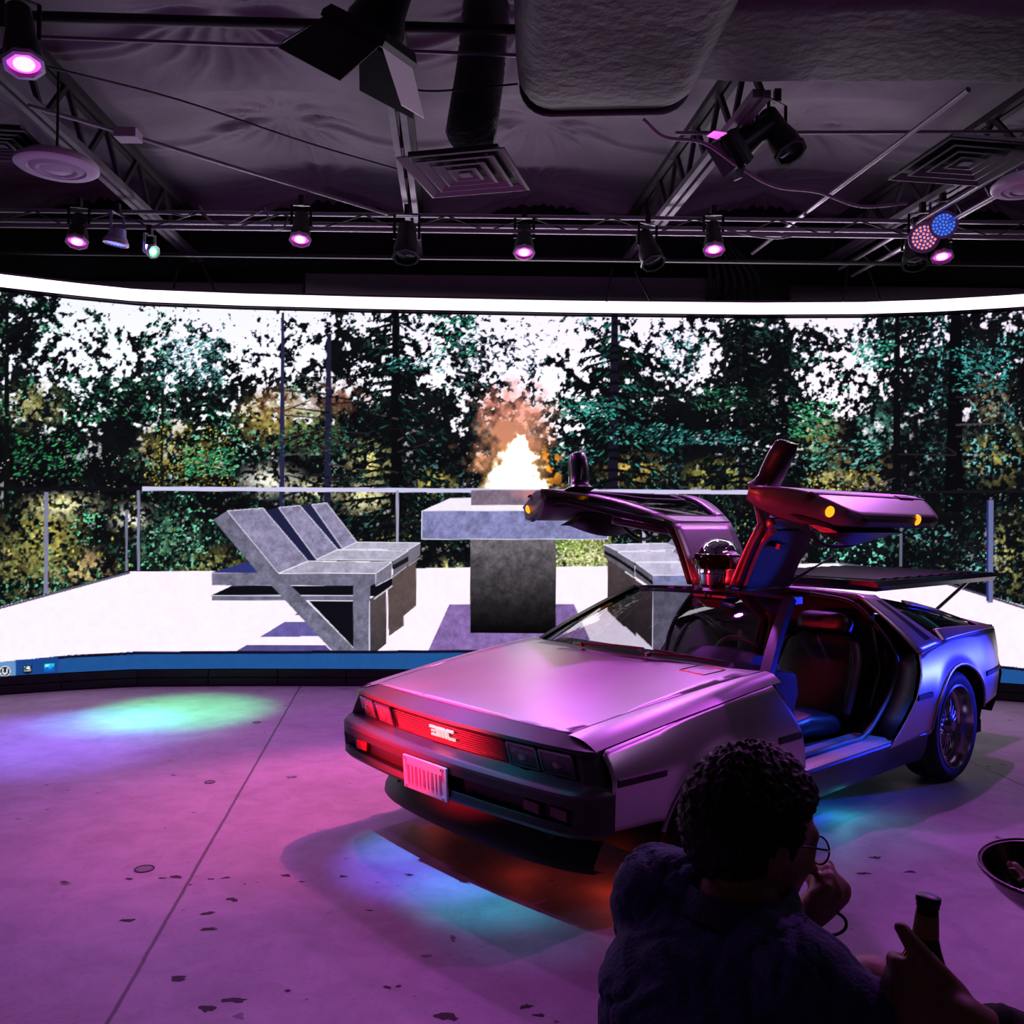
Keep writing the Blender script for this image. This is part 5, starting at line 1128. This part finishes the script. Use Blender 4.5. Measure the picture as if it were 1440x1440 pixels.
# large lamps with barn doors
def barn_lamp(pos, aim, dia, label, length, tilt, flap, fm=None, sgn=1):
    g = lamp(pos, aim, dia, label, None, 0, 'barn_door_lamp', length)
    d = (Vector(aim)-Vector(pos)).normalized(); q = d.to_track_quat('-Z', 'Y').to_matrix(); r_ = dia/2*1.1
    rz = Matrix.Rotation(tilt, 3, 'Z')
    bm = B(); q4 = lambda e, z: [q @ (rz @ Vector((x*e, y*e, z))) for x, y in ((-1,-1),(1,-1),(1,1),(-1,1))]
    loft(bm, [q4(r_,.06), q4(r_*1.12,.02), q4(r_*1.12,-.01), q4(r_*.95,-.01)], caps=False); obj('gel_frame', bm, CAN, g, 0)
    ksel = max(range(4), key=lambda k: sgn*(q @ (Matrix.Rotation(tilt+k*PI/2, 3, 'Z') @ Vector((0,1,0)))).x)
    for k in range(4):
        w = r_*(1.1 if k % 2 else .8); rk = Matrix.Rotation(tilt+k*PI/2, 3, 'Z'); bm = B(); f = flap[k]
        pts = [Vector((-r_,r_*1.08,-.01)), Vector((r_,r_*1.08,-.01)), Vector((w,r_*1.08+f*.75,-.01-f*.75)), Vector((-w,r_*1.08+f*.75,-.01-f*.75))]
        pts = [q @ (rk @ p) for p in pts]; nn = (pts[1]-pts[0]).cross(pts[2]-pts[0]).normalized()*.003
        hexa(bm, [p-nn for p in pts]+[p+nn for p in pts]); obj('barn_door', bm, (fm if fm and k == ksel else mat('barn_door_black', (14,12,15), .35)), g, 0)
    return g
p = at(520,58,4.4)
barn_lamp(p, p+Vector((-.42,.30,-.80)), .30, 'large black barn door lamp hanging at the top left of centre', .30, .35, (.25,.30,.25,.28), mat('flap_lit_pale', (210,190,214), .4, emit=(190,165,195), es=.22), 1)  # light on one flap put in as pale colour and weak emission
p = at(1030,212,5.6)
barn_lamp(p, p+Vector((-.78,.10,-.55)), .19, 'black lamp with a pink lit flap hanging below the wrapped duct', .30, .3, (.07,.09,.07,.09), mat('flap_lit_pink', (240,110,225), .4, emit=(255,90,235), es=1.2), -1)  # the lamp's magenta light put in as emission on one flap
p = at(1112,215,5.5); lamp(p, p+Vector((.28,-.35,-.75)), .19, 'black cylinder lamp right of the pink flapped lamp', None, 0, length=.36)
# ---- pools of colour on the floor and on the car
def pool(u, v, src, col, power, ang, blend=.9, z=0): return spot(src, on_z(u, v, z), col, power, ang, blend)
L1, L2 = Vector((-2.9,6.9,3.72)), Vector((-2.6,6.85,3.70))
pool(255,1000, L2, (.10,1.0,.32), 1500, 26, 1.); pool(160,1013, L2, (.08,.70,1.0), 800, 20, 1.); pool(70,1040, L1, (.22,.16,1.0), 1500, 34, 1.); pool(235,1020, L2, (.1,.8,.9), 300, 22, 1.)
pool(440,1120, Vector((.4,6.8,3.7)), (1.0,.12,.30), 850, 34, 1.)
L3 = Vector((-1.0,3.2,3.9))
pool(568,1187, L3, (.10,.60,1.0), 420, 9, 1.); pool(615,1213, L3, (.14,.14,1.0), 1300, 15, 1.); pool(690,1252, L3, (.02,.62,.9), 620, 13, 1.); pool(735,1295, L3, (.04,.35,.6), 200, 13, 1.)
cw_ = lambda x, y, z: Vector((2.0923,6.0180,0))+Matrix.Rotation(3.8718, 3, 'Z') @ Vector((x, y, z))
# red on the nose's far half, windscreen and seats
spot((-1.9,3.7,.72), cw_(3.24,-.30,.74), (1.0,.012,.035), 1500, 38, .9)
spot((-2.2,3.4,3.5), cw_(1.26,.0,1.22), (1.0,.05,.04), 110, 13, .8)
spot((-2.2,3.4,3.0), cw_(1.6,.70,1.68), (1.0,.06,.05), 420, 9, .6)
spot((-1.2,4.2,3.4), cw_(.66,.40,1.04), (1.0,.02,.02), 110, 6, 1.)
# blue from a low lamp right of the car on the near side of the cabin and quarter
spot((5.0,5.9,.9), cw_(.15,.85,.58), (.02,.03,1.0), 520, 27, .7)
spot((4.4,4.2,.9), cw_(1.1,.30,1.28), (.02,.07,1.0), 260, 10, .4)
spot((4.4,4.4,2.4), cw_(1.15,.70,.38), (.02,.08,1.0), 1500, 11, .6)
spot((3.6,5.2,2.0), cw_(1.3,.9,.05), (.02,.55,.65), 60, 22, 1.)
# soft purple ambient, then added fill lights without fixtures
world = bpy.data.worlds.new('world'); scene.world = world; world.use_nodes = True
world.node_tree.nodes['Background'].inputs[0].default_value = (.55,.35,.60,1); world.node_tree.nodes['Background'].inputs[1].default_value = .018
def area(pos, aim, col, power, sx, sy):
    l = bpy.data.lights.new('area', 'AREA'); l.shape = 'RECTANGLE'; l.size = sx; l.size_y = sy; l.energy = power; l.color = col
    o = bpy.data.objects.new('added_fill_light', l); C.objects.link(o); o.location = pos; o.rotation_euler = (Vector(aim)-Vector(pos)).to_track_quat('-Z', 'Y').to_euler(); return o
area((.5,7.7,3.55), (.3,4.2,4.6), (.86,.74,.92), 42, 7, .3)      # added fill standing in for the strip's spill on the ceiling
area((3.9,2.8,4.3), (2.2,5.4,1.4), (.80,.52,.95), 15, 2.0, 1.0)  # added to brighten the raised door panels, no lamp in view
spot((3.0,4.7,3.9), (1.25,2.1,0), (.78,.12,1.0), 170, 85, 1.)  # added purple spot for the floor at lower right, no lamp body
# small lamps under the car, glowing on the floor
def glow_light(p, col, e, r_=.05):
    l = bpy.data.lights.new('under_glow', 'POINT'); l.energy = e; l.color = col; l.shadow_soft_size = r_
    o = bpy.data.objects.new('under_glow_light', l); C.objects.link(o); o.location = p
glow_light(cw_(2.95,.25,.11), (1.0,.07,.03), .2); glow_light(cw_(2.80,.62,.11), (1.0,.07,.03), .35); glow_light(cw_(2.9,-.45,.11), (1.0,.08,.05), .15)
glow_light(cw_(1.15,.78,.12), (.02,.50,.60), .9); glow_light(cw_(1.6,.78,.12), (.02,.16,.9), .8)
# ================================================================== people in the foreground
SKIN = mat('skin_warm', (150,104,86), .55, var=.12, scale=30, bump=.05, bscale=150)  # even skin tone with slight mottling
SKIN2 = mat('skin_tan', (140,94,80), .55, var=.1, scale=30)
DENIM = mat('denim_navy', (58,70,108), .85, var=.3, scale=40, bump=.3, bscale=160)
DCLO = mat('dark_cloth', (20,18,24), .9, var=.2, scale=30)
def noise3(p, s): return noise.noise(p*s)
def frame3(fwd, up=(0,0,1)):
    f = Vector(fwd).normalized(); l = Vector(up).cross(f).normalized(); u = f.cross(l); return Matrix((f, l, u)).transposed()
def head_parts(c, H):
    g = lambda x, y, z: c+H @ Vector((x, y, z))
    e = lambda p, r_: ('ell', g(*p), r_, H)
    P = [e((-.012,0,.012), (.098,.077,.100)), e((.035,0,-.035), (.062,.060,.082)), e((.048,0,-.088), (.042,.045,.040)), e((.070,0,-.108), (.020,.024,.018)), e((.072,0,.012), (.026,.050,.020)),
         e((.098,0,-.028), (.016,.012,.026)), e((.112,0,-.044), (.016,.015,.012)), e((.088,.012,-.047), (.012,.010,.008)), e((.088,-.012,-.047), (.012,.010,.008)),
         e((.088,0,-.073), (.012,.022,.006)), e((.086,0,-.085), (.012,.020,.007)), e((.070,.032,-.030), (.022,.022,.016)), e((.070,-.032,-.030), (.022,.022,.016))]
    for s in (1, -1):
        P += [e((.082,s*.032,-.008), (.010,.014,.009)), e((-.010,s*.078,-.022), (.018,.008,.030)), e((-.012,s*.083,-.012), (.022,.006,.022)), e((-.006,s*.080,-.046), (.010,.007,.012))]
    return P
def hair(c, H, parent, m, curl=.006):
    bm = B(); s_ = bmesh.ops.create_uvsphere(bm, u_segments=160, v_segments=100, radius=1)
    for v in bm.verts:
        q = Vector((v.co.x*.110-.014, v.co.y*.089, v.co.z*.113+.014))
        n_ = noise3(q, 75)*.5+noise3(q, 160)*.8; q += v.co.normalized()*(curl*n_+.002*noise3(q, 20)); v.co = q
    kill = [v for v in bm.verts if v.co.z < interp(v.co.x, [-.13,-.09,-.05,-.025,.0,.018,.03,.06,.10], [-.10,-.105,-.085,-.055,.0,-.03,.035,.066,.085]) ]
    bmesh.ops.delete(bm, geom=kill, context='VERTS')
    for v in bm.verts: v.co = c+H @ v.co
    return obj('hair', bm, m, parent, 180, solid=.006, off=-1)
def hand_parts(w, k, wrist, D, N, curl, spread=1., thumb=None):
    """palm from the wrist point along D, back of the hand facing N; curl: three bends per finger"""
    D = Vector(D).normalized(); N = Vector(N).normalized(); S = D.cross(N).normalized(); w = Vector(w)
    P = [('cap', [w, w+D*.05*k, w+D*.085*k], [.026*k,.028*k,.026*k]), ('ell', w+D*.055*k, (.045*k,.040*k,.017*k), Matrix((D, S, N)).transposed())]
    for i, (o, L) in enumerate(((.031,.070),(.011,.080),(-.011,.075),(-.031,.060))):
        p = w+D*.088*k+S*o*k; pts = [p]; a = 0
        for seg, b in zip((.45,.32,.26), curl if not isinstance(curl[0], (tuple, list)) else curl[i]):
            a += b; d = D*cos(a)-N*sin(a)+S*o*spread*.5; pts.append(pts[-1]+d.normalized()*L*seg*k*1.05)
        P.append(('cap', pts, [.0098*k,.0092*k,.0085*k,.0075*k]))
    tp = thumb or [w+D*.025*k+S*.03*k-N*.008*k, w+D*.055*k+S*.058*k-N*.02*k, w+D*.085*k+S*.062*k-N*.035*k, w+D*.105*k+S*.05*k-N*.045*k]
    P.append(('cap', tp, [.015*k,.0125*k,.011*k,.009*k]))
    return P
def rings(pts, f, l):
    out = []
    for p, w, d, lean in pts:
        p = Vector(p); out.append([p+l*w*math.copysign(abs(cos(a))**.85, cos(a))+(f*cos(lean)-Vector((0,0,1))*sin(lean)*-1*0)*d*sin(a) for a in np.linspace(0, 2*PI, 28, endpoint=False)])
    return out
# --- the seated man seen from behind
p1 = empty('person', (.30,1.18,0)); tag(p1, 'person seated with back to viewer in dark denim jacket, chin on fist, glasses', 'person')
def loc(o): o.location = -Vector(p1.location) if o.parent == p1 else o.location; return o
f1 = Vector((.66,.75,0)).normalized(); l1 = Vector((-f1.y, f1.x, 0))
hc = at(1062,1163,1.36); H1 = frame3((.93,.30,-.26), (0.05,0,1))
nb = at(1040,1262,1.34)
Ls, Rs = at(922,1256,1.43), at(1132,1392,1.20)
Le, Re = at(958,1440,1.48), at(1330,1545,1.16)
fist = at(1158,1262,1.43); rw = at(1420,1640,1.30)
pel = Vector((.29,1.20,.42))
kneeL, kneeR = at(1228,1398,1.52), Vector((.70,1.42,.50))
ankL, ankR = kneeL+Vector((.12,.14,-.40)), Vector((.86,1.60,.10))
body = head_parts(hc, H1)+[('tube', [nb+Vector((-.03,-.02,-.05)), nb+Vector((0,0,.02)), hc+H1 @ Vector((-.02,0,-.07))], [.06,.060,.058]),
  ('tube', [pel, pel+Vector((0,0,.2)), (Ls+Rs)/2-Vector((0,0,.05))], [.10,.09,.06]), ('cap', [Ls, Le, fist+Vector((-.06,.02,-.07))], [.045,.040,.030]), ('cap', [Rs, Re, rw], [.045,.040,.030]),
  ('cap', [pel+l1*.09, kneeL, ankL, ankL+Vector((0,0,-.12))], [.09,.062,.042,.036]), ('cap', [pel-l1*.09, kneeR, ankR], [.09,.062,.04]),
  ('cap', [ankL+Vector((0,0,-.20)), ankL+Vector((.09,.10,-.25))], [.042,.035]), ('cap', [ankL+Vector((0,0,-.1)), ankL+Vector((0,0,-.2))], [.036,.04]), ('cap', [ankR, ankR+Vector((.09,.10,-.06))], [.042,.032])]
body += hand_parts(fist+Vector((-.045,.0,-.045)), 1.0, None, (.62,-.10,.62), (.74,-.3,-.5), (.95,1.5,1.1), thumb=[fist+Vector((-.035,-.02,-.01)), fist+Vector((-.03,-.045,.02)), fist+Vector((-.012,-.05,.035))])
ob = blob('body', body, SKIN, p1, .0068, 3); loc(ob)
hr = hair(hc, H1, p1, mat('hair_black', (8,7,8), .6), .007); loc(hr)
# jacket
def wrinkle(v, n):
    a = noise3(v, 8); b = noise3(Vector((v.x*30, v.y*30, v.z*18)), 1.); w = noise3(v, 5)*.05
    c = abs(noise3(Vector(((v.x+w)*11+v.z*8, (v.y+w)*11, (v.z-w)*15)), 1.)); d = abs(noise3(Vector(((v.x-w)*19, (v.y+w)*19-v.z*10, v.z*12+3)), 1.))
    return v+n*(.003*a+.002*b-.007*max(0, 1-c*7)-.005*max(0, 1-d*8))
tr_ = rings([((.30,1.20,.34),.165,.14,0), ((.305,1.19,.50),.16,.135,0), ((.31,1.20,.64),.175,.145,0), ((.315,1.235,.76),.20,.15,0), ((.315,1.275,.85),.20,.14,0), (tuple((Ls+Rs)/2*.55+nb*.45+Vector((0,0,-.015))),.15,.115,0), (tuple(nb+Vector((0,0,-.012))),.080,.080,0)], f1, l1)
jk = [('loft', tr_), ('cap', [Ls+Vector((.01,0,-.005)), (Ls+nb)/2+Vector((0,0,-.012))], [.083,.078]), ('cap', [Rs, (Rs+nb)/2+Vector((0,0,-.02))], [.082,.075]),
      ('tube', [Ls+Vector((0,0,.035)), Ls, Ls.lerp(Le,.5), Le, Le.lerp(fist, .28), fist+Vector((-.075,.01,-.09))], [.05,.080,.074,.064,.058,.046]),
      ('tube', [Rs+Vector((0,0,.035)), Rs, Rs.lerp(Re,.5), Re, Re.lerp(rw,.6)], [.05,.080,.072,.066,.055]), ('cap', [Le, Le], .062), ('cap', [Re, Re], .064)]
ja = blob('jacket', jk, DENIM, p1, .0075, 7, wrinkle); loc(ja)
bm = B(); rr = []
for a in np.linspace(-2.6, 2.6, 26):
    q = nb+(-f1*cos(a)*.074+l1*sin(a)*.074); up_ = Vector((0,0,1))
    o_ = (-f1*cos(a)+l1*sin(a))*.6
    rr.append([q+up_*.000, q+up_*.020-o_*.004, q+up_*.024+o_*.004, q+up_*.008+o_*.022, q-up_*.012+o_*.034, q-up_*.008+o_*.022])
loft(bm, rr); co_ = obj('collar', bm, mat('collar_denim', (58,64,90), .85, bump=.3, bscale=160), ja, 40)
# shorts
sh = blob('shorts', [('cap', [pel, pel+Vector((0,0,.05))], [.15,.14]), ('tube', [pel+l1*.09, (pel+l1*.09).lerp(kneeL, .62)], [.115,.092]), ('tube', [pel-l1*.09, (pel-l1*.09).lerp(kneeR, .7)], [.115,.09])], DCLO, p1, .012, 4); loc(sh)
# glasses and wrist cord
bm = B(); g1 = lambda x, y, z: hc+H1 @ Vector((x, y, z))
for s in (1, -1):
    tube(bm, [g1(.097, s*.032+.023*cos(a), -.008+.020*sin(a)) for a in np.linspace(0, 2*PI, 29)], .0016, 6)
    tube(bm, [g1(.096, s*.055, -.002), g1(.075, s*.074, .004), g1(.0, s*.083, .004), g1(-.02, s*.085, -.012)], .0017, 6)
tube(bm, [g1(.097,.009,-.002), g1(.101,0,.001), g1(.097,-.009,-.002)], .0016, 6); gs = obj('glasses', bm, mat('glasses_frame', (60,50,60), .25, .7), p1, 180); loc(gs)
for s in (1, -1):
    bm = B(); rr = [g1(.097, s*.032+.0215*cos(a), -.008+.0185*sin(a)) for a in np.linspace(0, 2*PI, 24, endpoint=False)]; bm.faces.new([bm.verts.new(q) for q in rr]); obj('lens', bm, glass('spectacle_lens', (225,220,230), .02), gs, 0)
wc = at(1160,1290,1.40); bm = B(); tube(bm, [wc+Vector((.024*cos(a)*1.4, .01*sin(a), .016*sin(a)-.008)) for a in np.linspace(0, 2*PI, 33)], .0026, 8); wr = obj('wrist_cord', bm, BLACK, p1, 180); loc(wr)
# --- second person at the right, only hands and sleeve in the photo
p2 = empty('person', (1.30,1.25,0)); tag(p2, 'person mostly cut off by right edge, hands holding bottle and bowl', 'person')
def loc2(o): o.location = -Vector(p2.location); return o
bt, bb = at(1306,1258,1.18), at(1288,1490,1.16)
bd = (bt-bb).normalized(); gp = bb.lerp(bt, .50)
hcl = at(1318,1392,1.12)
wl = at(1352,1432,1.10); el = at(1560,1560,1.12)
pel2 = Vector((1.34,1.26,.44)); sh2 = Vector((1.24,1.08,.90)); sh2r = Vector((1.24,1.46,.90)); nb2 = Vector((1.25,1.27,.99)); hd2 = Vector((1.22,1.27,1.13))
bc = at(1462,1222,1.50); wrb = bc+Vector((.10,-.01,-.085)); elr = Vector((1.22,1.50,.66))
f2 = Vector((-1,.05,0)).normalized(); l2_ = Vector((-f2.y, f2.x, 0)); H2 = frame3((-1,.1,-.1))
N = (Vector((0,0,CAMZ))-hcl).normalized(); N = (N-bd*N.dot(bd)).normalized()
D = bd.cross(N).normalized(); D = D if D.x < 0 else -D
axis_pt = lambda t: bb.lerp(bt, t)
hb_ = []
# palm on the near right of the bottle, fingers round its far side, thumb up along the left
grip = axis_pt(.42)
hb_ += [('cap', [wl, grip+N*.046-D*.030+bd*.0], [.028,.026]), ('ell', grip+N*.040-D*.010-bd*.0, (.042,.043,.021), Matrix((D, bd, N)).transposed()), ('ell', grip+N*.030-D*.036-bd*.012, (.030,.045,.026), Matrix((D, bd, N)).transposed())]
for i, hgt in enumerate((.036,.012,-.012,-.036)):
    pts = []
    for a in np.linspace(R(70), R(-95 if i else -80), 8):   # round the bottle axis, starting at the knuckles
        rad = .0415+(.004 if a > R(40) else 0)-(.004 if i == 0 else 0); pts.append(grip+bd*(hgt-.006*(R(70)-a))+N*rad*sin(a)+D*rad*cos(a))
    hb_.append(('cap', [grip+N*.047-D*.012+bd*hgt]+pts, [.011]+[.0103,.0103,.0100,.0096,.0094,.0090,.0086,.0080]))
hb_.append(('cap', [grip+N*.036-D*.035+bd*.020, grip+N*.046-D*.010+bd*.045, grip+N*.045+D*.012+bd*.064, grip+N*.040+D*.028+bd*.080], [.017,.0145,.0125,.0100]))
hw = [('cap', [elr, wrb], [.042,.028])]+hand_parts(wrb, 1.0, None, (-.86,.1,.38), (.35,.1,-.9), (.25,.25,.2), thumb=[wrb+Vector((-.01,-.03,.01)), wrb+Vector((-.035,-.06,.03)), wrb+Vector((-.05,-.075,.055)), wrb+Vector((-.055,-.078,.075))])
body2 = head_parts(hd2, H2)+[('tube', [nb2-Vector((0,0,.06)), nb2, hd2-Vector((0,0,.06))], [.07,.058,.056]), ('tube', [pel2, pel2+Vector((-.02,0,.25)), nb2-Vector((0,0,.10))], [.10,.09,.07]),
  ('cap', [sh2, el, wl], [.05,.042,.028]), ('cap', [sh2r, elr], [.05,.042]), ('cap', [pel2+Vector((0,.1,0)), Vector((.92,1.40,.48)), Vector((.90,1.40,.09)), Vector((.80,1.41,.045))], [.085,.06,.042,.036]), ('cap', [pel2-Vector((0,.1,0)), Vector((.94,1.08,.46)), Vector((.96,1.06,.09)), Vector((.86,1.05,.045))], [.085,.06,.042,.036])]+hb_+hw
ob2 = blob('body', body2, SKIN2, p2, .0062, 2); loc2(ob2)
hr2 = hair(hd2, H2, p2, mat('hair_brown', (26,20,18), .6), .004); loc2(hr2)
tr2 = rings([((1.34,1.26,.36),.18,.14,0), ((1.33,1.26,.55),.185,.13,0), ((1.29,1.265,.75),.21,.14,0), ((1.26,1.27,.88),.20,.125,0), ((1.25,1.27,.955),.13,.09,0), ((1.25,1.27,.985),.07,.07,0)], f2, l2_)
js = [('loft', tr2), ('cap', [sh2, nb2-Vector((0,0,.06))], [.078,.07]), ('cap', [sh2r, nb2-Vector((0,0,.06))], [.078,.07]), ('tube', [sh2, sh2.lerp(el,.5), el, el.lerp(wl,.5), el.lerp(wl,.86)], [.078,.068,.060,.052,.044]), ('cap', [el, el], .060), ('tube', [sh2r, elr, elr.lerp(wrb,.45)], [.078,.06,.05]), ('cap', [elr, elr], .06)]
jb2 = blob('sweater', js, DCLO, p2, .011, 5, lambda v, n: v+n*.006*noise3(v, 14)); loc2(jb2)
tr3 = blob('trousers', [('cap', [pel2, pel2+Vector((0,0,.03))], [.15,.14]), ('tube', [pel2+Vector((0,.1,0)), Vector((.92,1.40,.48)), Vector((.90,1.40,.14))], [.11,.082,.065]), ('tube', [pel2-Vector((0,.1,0)), Vector((.94,1.08,.46)), Vector((.96,1.06,.14))], [.11,.082,.065]), ('cap', [Vector((.92,1.40,.48))]*2, .082), ('cap', [Vector((.94,1.08,.46))]*2, .082)], DCLO, p2, .012, 4); loc2(tr3)
# bottle and bowl held in the hands: things of their own
bo = empty('beer_bottle', bb); tag(bo, 'dark brown glass bottle held upright in a hand at lower right', 'bottle')
q = bd.to_track_quat('Z', 'Y').to_matrix(); BL_ = (bt-bb).length
bm = B(); lathe(bm, [(0,0),(.027,.0),(.0305,.006),(.0305,BL_*.52),(.029,BL_*.57),(.020,BL_*.68),(.0155,BL_*.76),(.0135,BL_*.92),(.0145,BL_*.925),(.0145,BL_*.965)], 28)
for v in bm.verts: v.co = q @ v.co
obj('glass_body', bm, mat('bottle_glass', (34,18,8), .08, spec=.7), bo, 40)
bm = B(); lathe(bm, [(.0165,BL_*.745),(.0142,BL_*.88),(.0138,BL_*.88),(.016,BL_*.745)], 28)
for v in bm.verts: v.co = q @ v.co
obj('neck_label', bm, mat('label_tan', (150,110,80), .6), bo, 40)
bm = B(); lathe(bm, [(.0155,BL_*.955),(.0155,BL_*.99),(.012,BL_),(0,BL_)], 28)
for v in bm.verts: v.co = q @ v.co
obj('cap', bm, BLACK, bo, 40)
bw = empty('bowl', bc); tag(bw, 'glossy black bowl held in a hand at the right edge', 'bowl')
qb = (Matrix.Rotation(R(9), 3, 'X') @ Matrix.Rotation(R(-5), 3, 'Y'))
bm = B(); lathe(bm, [(0,-.062),(.038,-.062),(.045,-.058),(.072,-.03),(.088,-.002),(.094,.0),(.094,.003),(.086,.003),(.070,-.026),(.044,-.052),(0,-.054)], 40)
for v in bm.verts: v.co = qb @ v.co
obj('shell', bm, mat('bowl_black', (12,11,12), .18, coat=.5), bw, 50)
bm = B(); tube(bm, [qb @ Vector((.0925*cos(a), .0925*sin(a), .003)) for a in np.linspace(0, 2*PI, 49)], .0022, 6); obj('rim', bm, mat('bowl_rim', (70,66,72), .25, .4), bw, 180)
bm = B(); r5 = random.Random(4)
for k in range(16):
    a, rr_ = r5.uniform(0, 6.28), r5.uniform(0, .05); s_ = bmesh.ops.create_icosphere(bm, subdivisions=1, radius=r5.uniform(.008,.016))
    for v in s_['verts']: v.co = qb @ (v.co*Vector((1.3,1,.5)).length/1.9+Vector((rr_*cos(a), rr_*sin(a), -.042+r5.uniform(0,.006))))
fd_ = obj('food', bm, mat('food_dark', (60,46,34), .5), bw, 60); fd_['kind'] = 'stuff'
# low seats under the two people
for nm, p, lb_ in (('low_stool', (.29,1.20), 'low dark upholstered cube the person in the denim jacket sits on'), ('low_stool', (1.36,1.26), 'low dark upholstered cube under the person at the right edge')):
    g = empty(nm, (p[0], p[1], 0)); tag(g, lb_, 'stool')
    bm = B(); box(bm, (-.21,-.21,.03), (.21,.21,.27)); obj('cushion', bm, DCLO, g, bevel=.03)
    for sx in (-1, 1):
        for sy in (-1, 1): bm = B(); lathe(bm, [(.018,0),(.018,.035)], 10, (sx*.17, sy*.17, 0), caps=True); obj('foot', bm, BLACK, g)
